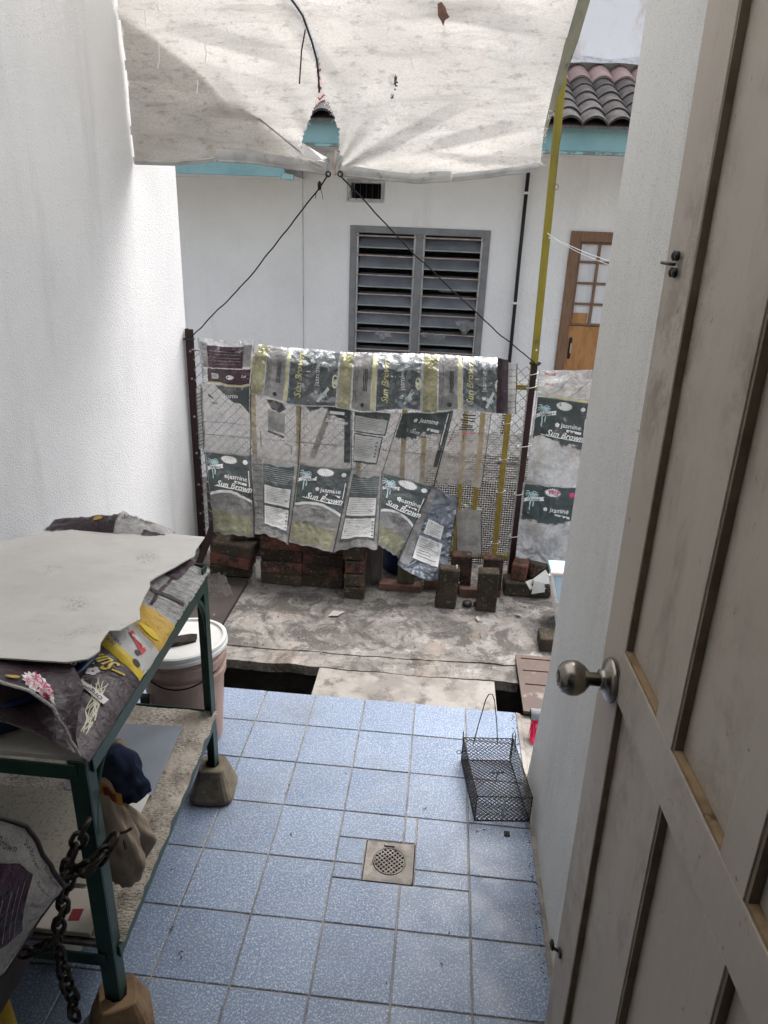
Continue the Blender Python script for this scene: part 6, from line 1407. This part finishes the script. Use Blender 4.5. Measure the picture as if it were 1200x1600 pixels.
chain('blackened chain looped round the near green leg', [(-0.773,-0.800,0.613), (-0.802,-0.800,0.584), (-0.826,-0.800,0.577), (-0.847,-0.800,0.530), (-0.859,-0.800,0.464), (-0.882,-0.800,0.393), (-0.905,-0.800,0.360), (-0.957,-0.800,0.332)], 0)
chain('blackened chain end hanging free towards the floor', [(-0.892,-0.790,0.364), (-0.890,-0.790,0.307), (-0.888,-0.790,0.238), (-0.880,-0.790,0.199), (-0.883,-0.790,0.136)], 0)
chain('blackened chain leading up from the leg behind the covered box', [(-0.754,-0.775,0.633), (-0.767,-0.790,0.614), (-0.787,-0.800,0.600)], 0)
chain('blackened chain hanging from the rack rail beside the near leg', [(-0.792,-0.790,0.681), (-0.813,-0.790,0.638), (-0.827,-0.800,0.606), (-0.842,-0.800,0.553)], 0)

# ------------------------------------------------------------------ box under a printed bag at the near left, yellow stool leg
cb = thing('covered_box', 'box covered with a white and purple printed bag at the near left corner', 'bag', (-1.05, -.85, .3))
A = [(-0.969,-1.020,0.899), (-0.866,-0.980,0.895), (-0.869,-0.900,0.807), (-0.846,-0.870,0.763), (-0.838,-0.860,0.701), (-0.827,-0.850,0.634), (-0.819,-0.840,0.585)]
B = [(-1.155,-1.000,0.349), (-1.037,-0.980,0.392), (-0.922,-0.960,0.460), (-0.900,-0.930,0.463), (-0.880,-0.900,0.494), (-0.857,-0.870,0.534), (-0.828,-0.845,0.574)]
def box_S(u, v):
    t = min(max(u, 0), 1)*6; i = min(int(t), 5); f = u*6-i
    a = Vector(A[i]).lerp(Vector(A[i+1]), f); b = Vector(B[i]).lerp(Vector(B[i+1]), f); p = b.lerp(a, v)
    p.y -= .035*math.sin(min(max(v, 0), 1)*math.pi)*(1-u*.6)+.004*nz(p.x*30, p.z*30, 2); return p
bsn = Sheet(box_S, .34, .26, (.2, -1, .3))
mb = MB(); mb.grid(box_S, 36, 20); mb.build('bag_film', M['white_film'], cb, smooth=True)
put(cb, 'purple_panel', 'purple_deep', lambda mb: bsn.patch(mb, .0, .66, .26, .80, .0016, 18, 10), True)
put(cb, 'panel_lines', 'grey_ink', lambda mb: [bsn.ribbon(mb, [(.02+.05*k, .30), (.04+.05*k, .60+.04*(k % 4))], .0011, .0026) for k in range(12)])
def cbl(mb):
    for k in range(4): bsn.text(mb, 'SunBrown', .12+.235*k, .90, .0165, .0035, R(-10), .3, .006)
    for k in range(4): bsn.text(mb, 'SunBrown', .10+.235*k, .12, .0165, .0035, R(6), .3, .006)
    for k in range(3): bsn.text(mb, 'SunBrown', .79, .72-.20*k, .0150, .0035, R(-24), .3, .006)
put(cb, 'script_lettering', 'purple_ink', cbl)
mb = MB(); mb.tube([box_S(k/24, 1.0) for k in range(25)], .0045, 6); mb.tube([box_S(k/24, 0.0) for k in range(25)], .0028, 6); mb.build('bag_edge', M['brown_plate'], cb, smooth=True)
mb = MB(); mb.box(-1.30, -.985, -.90, -.76, .24, .66); mb.build('carton', M['brown_plate'], cb)
yl = thing('plastic_stool', 'yellow plastic stool leg showing at the bottom left corner', 'stool', (-1.09, -.78, 0))
for x, y in ((-1.045, -.79), (-1.32, -.79), (-1.32, -.98), (-1.12, -.98)):
    mb = MB(); mb.tube([(x, y, .001), (x-.002, y, .12), (x-.012, y+.004, .236)], .017, 12, rr=[.020, .017, .014]); mb.build('leg', M['yellow_plastic'], yl, smooth=True)
mb = MB(); mb.box(-1.34, -1.04, -1.0, -.775, .2365, .2385); mb.build('seat', M['yellow_plastic'], yl)
mb = MB(); cpts = [(-1.069,-0.496,0.020), (-0.989,-0.567,0.020), (-1.027,-0.606,0.020), (-1.111,-0.547,0.020)]
mb.prism([(p[0], p[1]) for p in cpts], lambda x, y: .020+.12*(y+.6), lambda x, y: .0215+.12*(y+.6)); tag(mb.build('card_scrap', M['paper']), 'white card scrap lying under the rack behind the chain', 'card')

# ------------------------------------------------------------------ rat trap
tr = thing('cage_trap', 'black wire rat trap cage standing on the tiles by the wall', 'trap', (.10, .15, 0))
P0, P1 = Vector((.022, .012, .002)), Vector((.197, .030, .002))       # near bottom corners
Q0, Q1 = Vector((-.018, .288, .002)), Vector((.158, .306, .002))      # far bottom corners
Ht = Vector((0, 0, .098))
def wires(mb, a, b, c, d, n, m, r=.0010, diag=True):
    """diamond wire panel on the quad a b c d"""
    a, b, c, d = map(Vector, (a, b, c, d))
    F = lambda u, v: a.lerp(b, u).lerp(d.lerp(c, u), v)
    for k in range(-m, n):
        for s in (0, 1):
            pts = []
            u0, v0 = k/n, 0.; u1, v1 = (k+m)/n, 1.
            if u0 < 0: v0 = -k/m; u0 = 0
            if u1 > 1: v1 = (n-k)/m; u1 = 1.
            if v1 <= v0: continue
            if s: u0, u1 = 1-u0, 1-u1
            st_ = 5; mb.tube([F(lerp(u0, u1, q/st_), lerp(v0, v1, q/st_)) for q in range(st_+1)], r, 3)
def panel(name, a, b, c, d, n, m):
    mb = MB(); wires(mb, a, b, c, d, n, m); stuff(mb.build(name, M['trap_wire'], tr))
panel('front_mesh', P0, P1, P1+Ht, P0+Ht, 11, 6); panel('back_mesh', Q0, Q1, Q1+Ht, Q0+Ht, 11, 6)
panel('left_mesh', P0, Q0, Q0+Ht, P0+Ht, 18, 6); panel('right_mesh', P1, Q1, Q1+Ht, P1+Ht, 18, 6)
panel('floor_mesh', P0, P1, Q1, Q0, 11, 18); panel('top_mesh', P0+Ht, P1+Ht, Q1+Ht, Q0+Ht, 11, 18)
mb = MB()
for z in (Vector((0, 0, 0)), Ht):
    mb.tube([P0+z, P1+z, Q1+z, Q0+z], .0021, 6, True)
for p in (P0, P1, Q0, Q1): mb.tube([p, p+Ht], .0019, 6)
mb.build('frame', M['trap_wire'], tr, smooth=True)
mb = MB(); h = .19
mb.tube([Vector((.018, .285, .075)), Vector((.030, .292, .16)), Vector((.046, .296, .262)), Vector((.054, .297, .284)), Vector((.066, .298, .286)), Vector((.076, .298, .262)), Vector((.094, .298, .16)), Vector((.104, .296, .075))], .0018, 6); mb.build('handle', M['trap_wire'], tr, smooth=True)
mb = MB(); mb.tube([Q0+Ht+Vector((0, 0, -.02)), Q0+Ht+Vector((-.002, 0, .026))], .002, 6); mb.build('door_guide', M['trap_wire'], tr, smooth=True); mb = MB(); mb.tube([Q1+Ht+Vector((-.004, 0, -.09)), Q1+Ht+Vector((-.004, 0, .02)), Q1+Ht+Vector((.001, 0, .034)), Q1+Ht+Vector((.006, 0, .02)), Q1+Ht+Vector((.010, -.01, -.05))], .0019, 6); mb.build('door_guide', M['trap_wire'], tr, smooth=True)
mb = MB(); c = Q0+Vector((-.012, -.02, .05)); mb.tube([c+Vector((.008*math.cos(t*.524), 0, .008*math.sin(t*.524))) for t in range(12)], .0013, 5, True); mb.tube([c+Vector((.008, 0, 0)), c+Vector((.03, 0, .01))], .0013, 5); mb.build('latch_ring', M['trap_wire'], tr, smooth=True)
mb = MB(); a = P0.lerp(Q0, .42)+Ht; b = P1.lerp(Q1, .42)+Ht; mb.tube([a.lerp(b, .35)+Vector((0, 0, -.01)), a.lerp(b, .62)+Vector((0, 0, -.008))], .002, 5); mb.tube([a.lerp(b, .5)+Vector((0, 0, -.008)), a.lerp(b, .5)+Vector((0, .01, -.06))], .0016, 5); mb.build('trigger', M['trap_wire'], tr, smooth=True)
mb = MB(); m_ = P0.lerp(P1, .5); mb.tube([m_+Vector((0, -.002, .004)), m_+Vector((0, -.003, .094))], .0022, 6); mb.build('front_bar', M['alu'], tr, smooth=True)

# ------------------------------------------------------------------ open door with knob
E0 = Vector((.108, -.752, 0)); da = R(2.3); dw = Vector((math.sin(da), -math.cos(da), 0)); dn = Vector((-math.cos(da), -math.sin(da), 0))
def D(w, z, off=0): return E0+Vector((max(0, 1.27-z)*.010, 0, 0))+dw*(w-.007+(1.27-z)*.03)+Vector((0, 0, z))+dn*off
dd = thing('panel_door', 'dirty cream panelled timber door standing open at the right edge', 'door', D(.37, .10, -.02))
DWID, DZ0, DZ1, TH, RC = .765, .108, 2.19, .038, .0065
cols = [(.103, .255), (.313, .461), (.515, .662)]
cols = [(a+.0, b) for a, b in cols]
rows = [(.30, 1.118), (1.197, 2.08)]
def dbox(mb, w0, w1, z0, z1, o0, o1):
    vs = [D(w, z, o) for o in (o0, o1) for z in (z0, z1) for w in (w0, w1)]
    mb.add(vs, [(0, 1, 3, 2), (4, 6, 7, 5), (0, 4, 5, 1), (2, 3, 7, 6), (0, 2, 6, 4), (1, 5, 7, 3)])
mb = MB(); dbox(mb, 0, cols[0][0], DZ0, DZ1, -TH, 0); mb.build('stile', M['door'], dd, bevel=.0018)
mb = MB(); dbox(mb, cols[2][1], DWID, DZ0, DZ1, -TH, 0); mb.build('stile', M['door'], dd, bevel=.0018)
for z0, z1 in ((DZ0, rows[0][0]), (rows[0][1], rows[1][0]), (rows[1][1], DZ1)):
    mb = MB(); dbox(mb, cols[0][0]+.0004, cols[2][1]-.0004, z0, z1, -TH, -.0003); mb.build('rail', M['door'], dd, bevel=.0012)
for i in (0, 1):
    for z0, z1 in rows:
        mb = MB(); dbox(mb, cols[i][1], cols[i+1][0], z0+.0004, z1-.0004, -TH, -.0006); mb.build('mullion', M['door'], dd, bevel=.0012)
for (w0, w1) in cols:
    for (z0, z1) in rows:
        mb = MB(); dbox(mb, w0-.004, w1+.004, z0-.004, z1+.004, -TH+.008, -RC-.006); p = mb.build('panel', M['door'], dd)
        t = .006
        mb = MB(); dbox(mb, w0+.0006, w0+t, z0+.0006, z1-.0006, -RC-.0055, -.0022); mb.build('moulding', M['door_edge_dark'], p)
        mb = MB(); dbox(mb, w0+t+.0004, w1-.0006, z0+.0006, z0+t, -RC-.0055, -.0022); mb.build('moulding', M['door_reveal'], p)
# knob: axis along the outward normal
Mk = Matrix((dw, Vector((0, 0, 1)), dn)).transposed()
KC = D(.074, 1.130, 0)
kn = MB(); kn.lathe(KC, [(.0, .0005), (.0345, .0005), (.0350, .003), (.033, .007), (.024, .011), (.017, .0125), (.0155, .016), (.0155, .019), (.0, .0192)], 40, Mk); kb = kn.build('knob', M['bronze'], dd, smooth=True)
kn = MB(); kn.lathe(KC, [(.0105, .019), (.0105, .034), (.014, .0365), (.021, .043), (.0262, .052), (.0272, .060), (.0262, .067), (.0225, .075), (.0165, .080), (.0125, .0812), (.0118, .0795), (0, .0795)], 40, Mk); kn.build('knob_ball', M['bronze'], kb, smooth=True)
kn = MB(); kn.lathe(KC, [(.0, .0815), (.0092, .0815), (.0092, .0796), (0, .0796)], 24, Mk); kn.build('lock_core', M['keyhole'], kb)
kn = MB(); kn.box(-.0012, .0012, -.0055, .0055, .0816, .0822); kn.v = [tuple(KC+Mk @ Vector(v)) for v in kn.v]; kn.build('keyway', M['alu'], kb)
# small hinge-like hook on the stile, screw eye low on the edge
hk = MB(); hk.tube([D(.004, 1.727, .004), D(.038, 1.727, .005), D(.055, 1.727, .004)], .0022, 6); h_ = hk.build('hook', M['dark_metal'], dd, smooth=True)
for dz in (.010, -.010):
    for dw_ in (.046, .058):
        hk = MB(); hk.lathe(D(dw_, 1.727+dz, .001), [(0, 0), (.0058, 0), (.0062, .003), (.003, .0052), (0, .0055)], 12, Mk); hk.build('rosette', M['dark_metal'], h_, smooth=True)
hk = MB(); c = D(.022, .510, .014); hk.tube([c+dw*(.0075*math.cos(t*.524))+Vector((0, 0, .0075*math.sin(t*.524))) for t in range(12)], .0028, 6, True); ey = hk.build('screw_eye', M['dark_metal'], dd, smooth=True)
hk = MB(); hk.tube([D(.026, .508, .013), D(.032, .506, 0)], .003, 6); hk.lathe(D(.034, .506, .0005), [(0, 0), (.010, 0), (.009, .003), (0, .0035)], 12, Mk); hk.build('eye_plate', M['dark_metal'], ey)

# ------------------------------------------------------------------ little things on the tiles
mb = MB(); c = Vector((0.122,-0.032,0.000)); mb.box(c.x-.009, c.x+.009, c.y-.009, c.y+.009, .0008, .006); mb.box(c.x-.004, c.x+.004, c.y-.004, c.y+.004, .0062, .008); tag(mb.build('black_plug', M['black_rubber'], bevel=.0015), 'small black square plastic cap on the tile below the trap', 'cap')
mb = MB(); rnd = random.Random(11)
for p in ((0.034,-0.033,0.000), (0.048,-0.023,0.000), (-0.743,-0.528,0.000), (-0.743,-0.549,0.000), (-0.792,-0.462,0.000), (-0.060,-0.396,0.000), (-0.172,-0.259,0.000), (-0.213,-0.546,0.000), (-0.147,0.037,0.000), (-0.547,-0.112,0.000), (-0.418,0.163,0.000), (-0.861,-0.289,0.000), (-0.076,-0.488,0.000)):
    a = rnd.uniform(0, 6.3); l = rnd.uniform(.006, .016); p = Vector(p)
    mb.tube([p+Vector((0, 0, .0025)), p+Vector((l*.5*math.cos(a), l*.5*math.sin(a), .004)), p+Vector((l*math.cos(a+.7), l*math.sin(a+.7), .0025))], .0011, 4)
for i in range(260):   # crumbs gathered along the wall foot and in the joints
    x = rnd.choice([.193+rnd.uniform(-.016, .004)]*3+[rnd.choice([-.8, -.6, -.4, -.2, 0])+rnd.uniform(-.004, .004)]); y = rnd.uniform(-.7, .58); s_ = rnd.uniform(.0008, .0026)
    mb.add([(x-s_, y, .0005), (x+s_, y-s_, .0005), (x, y+s_, .0005), (x, y, .0015+s_)], [(0, 1, 3), (1, 2, 3), (2, 0, 3)])
o = stuff(mb.build('floor_litter', M['dark_rag'])); o['label'] = 'bits of twig and dirt scattered over the blue tiles'; o['category'] = 'litter'
# neighbour-side netting clutter: dark panel behind the drum
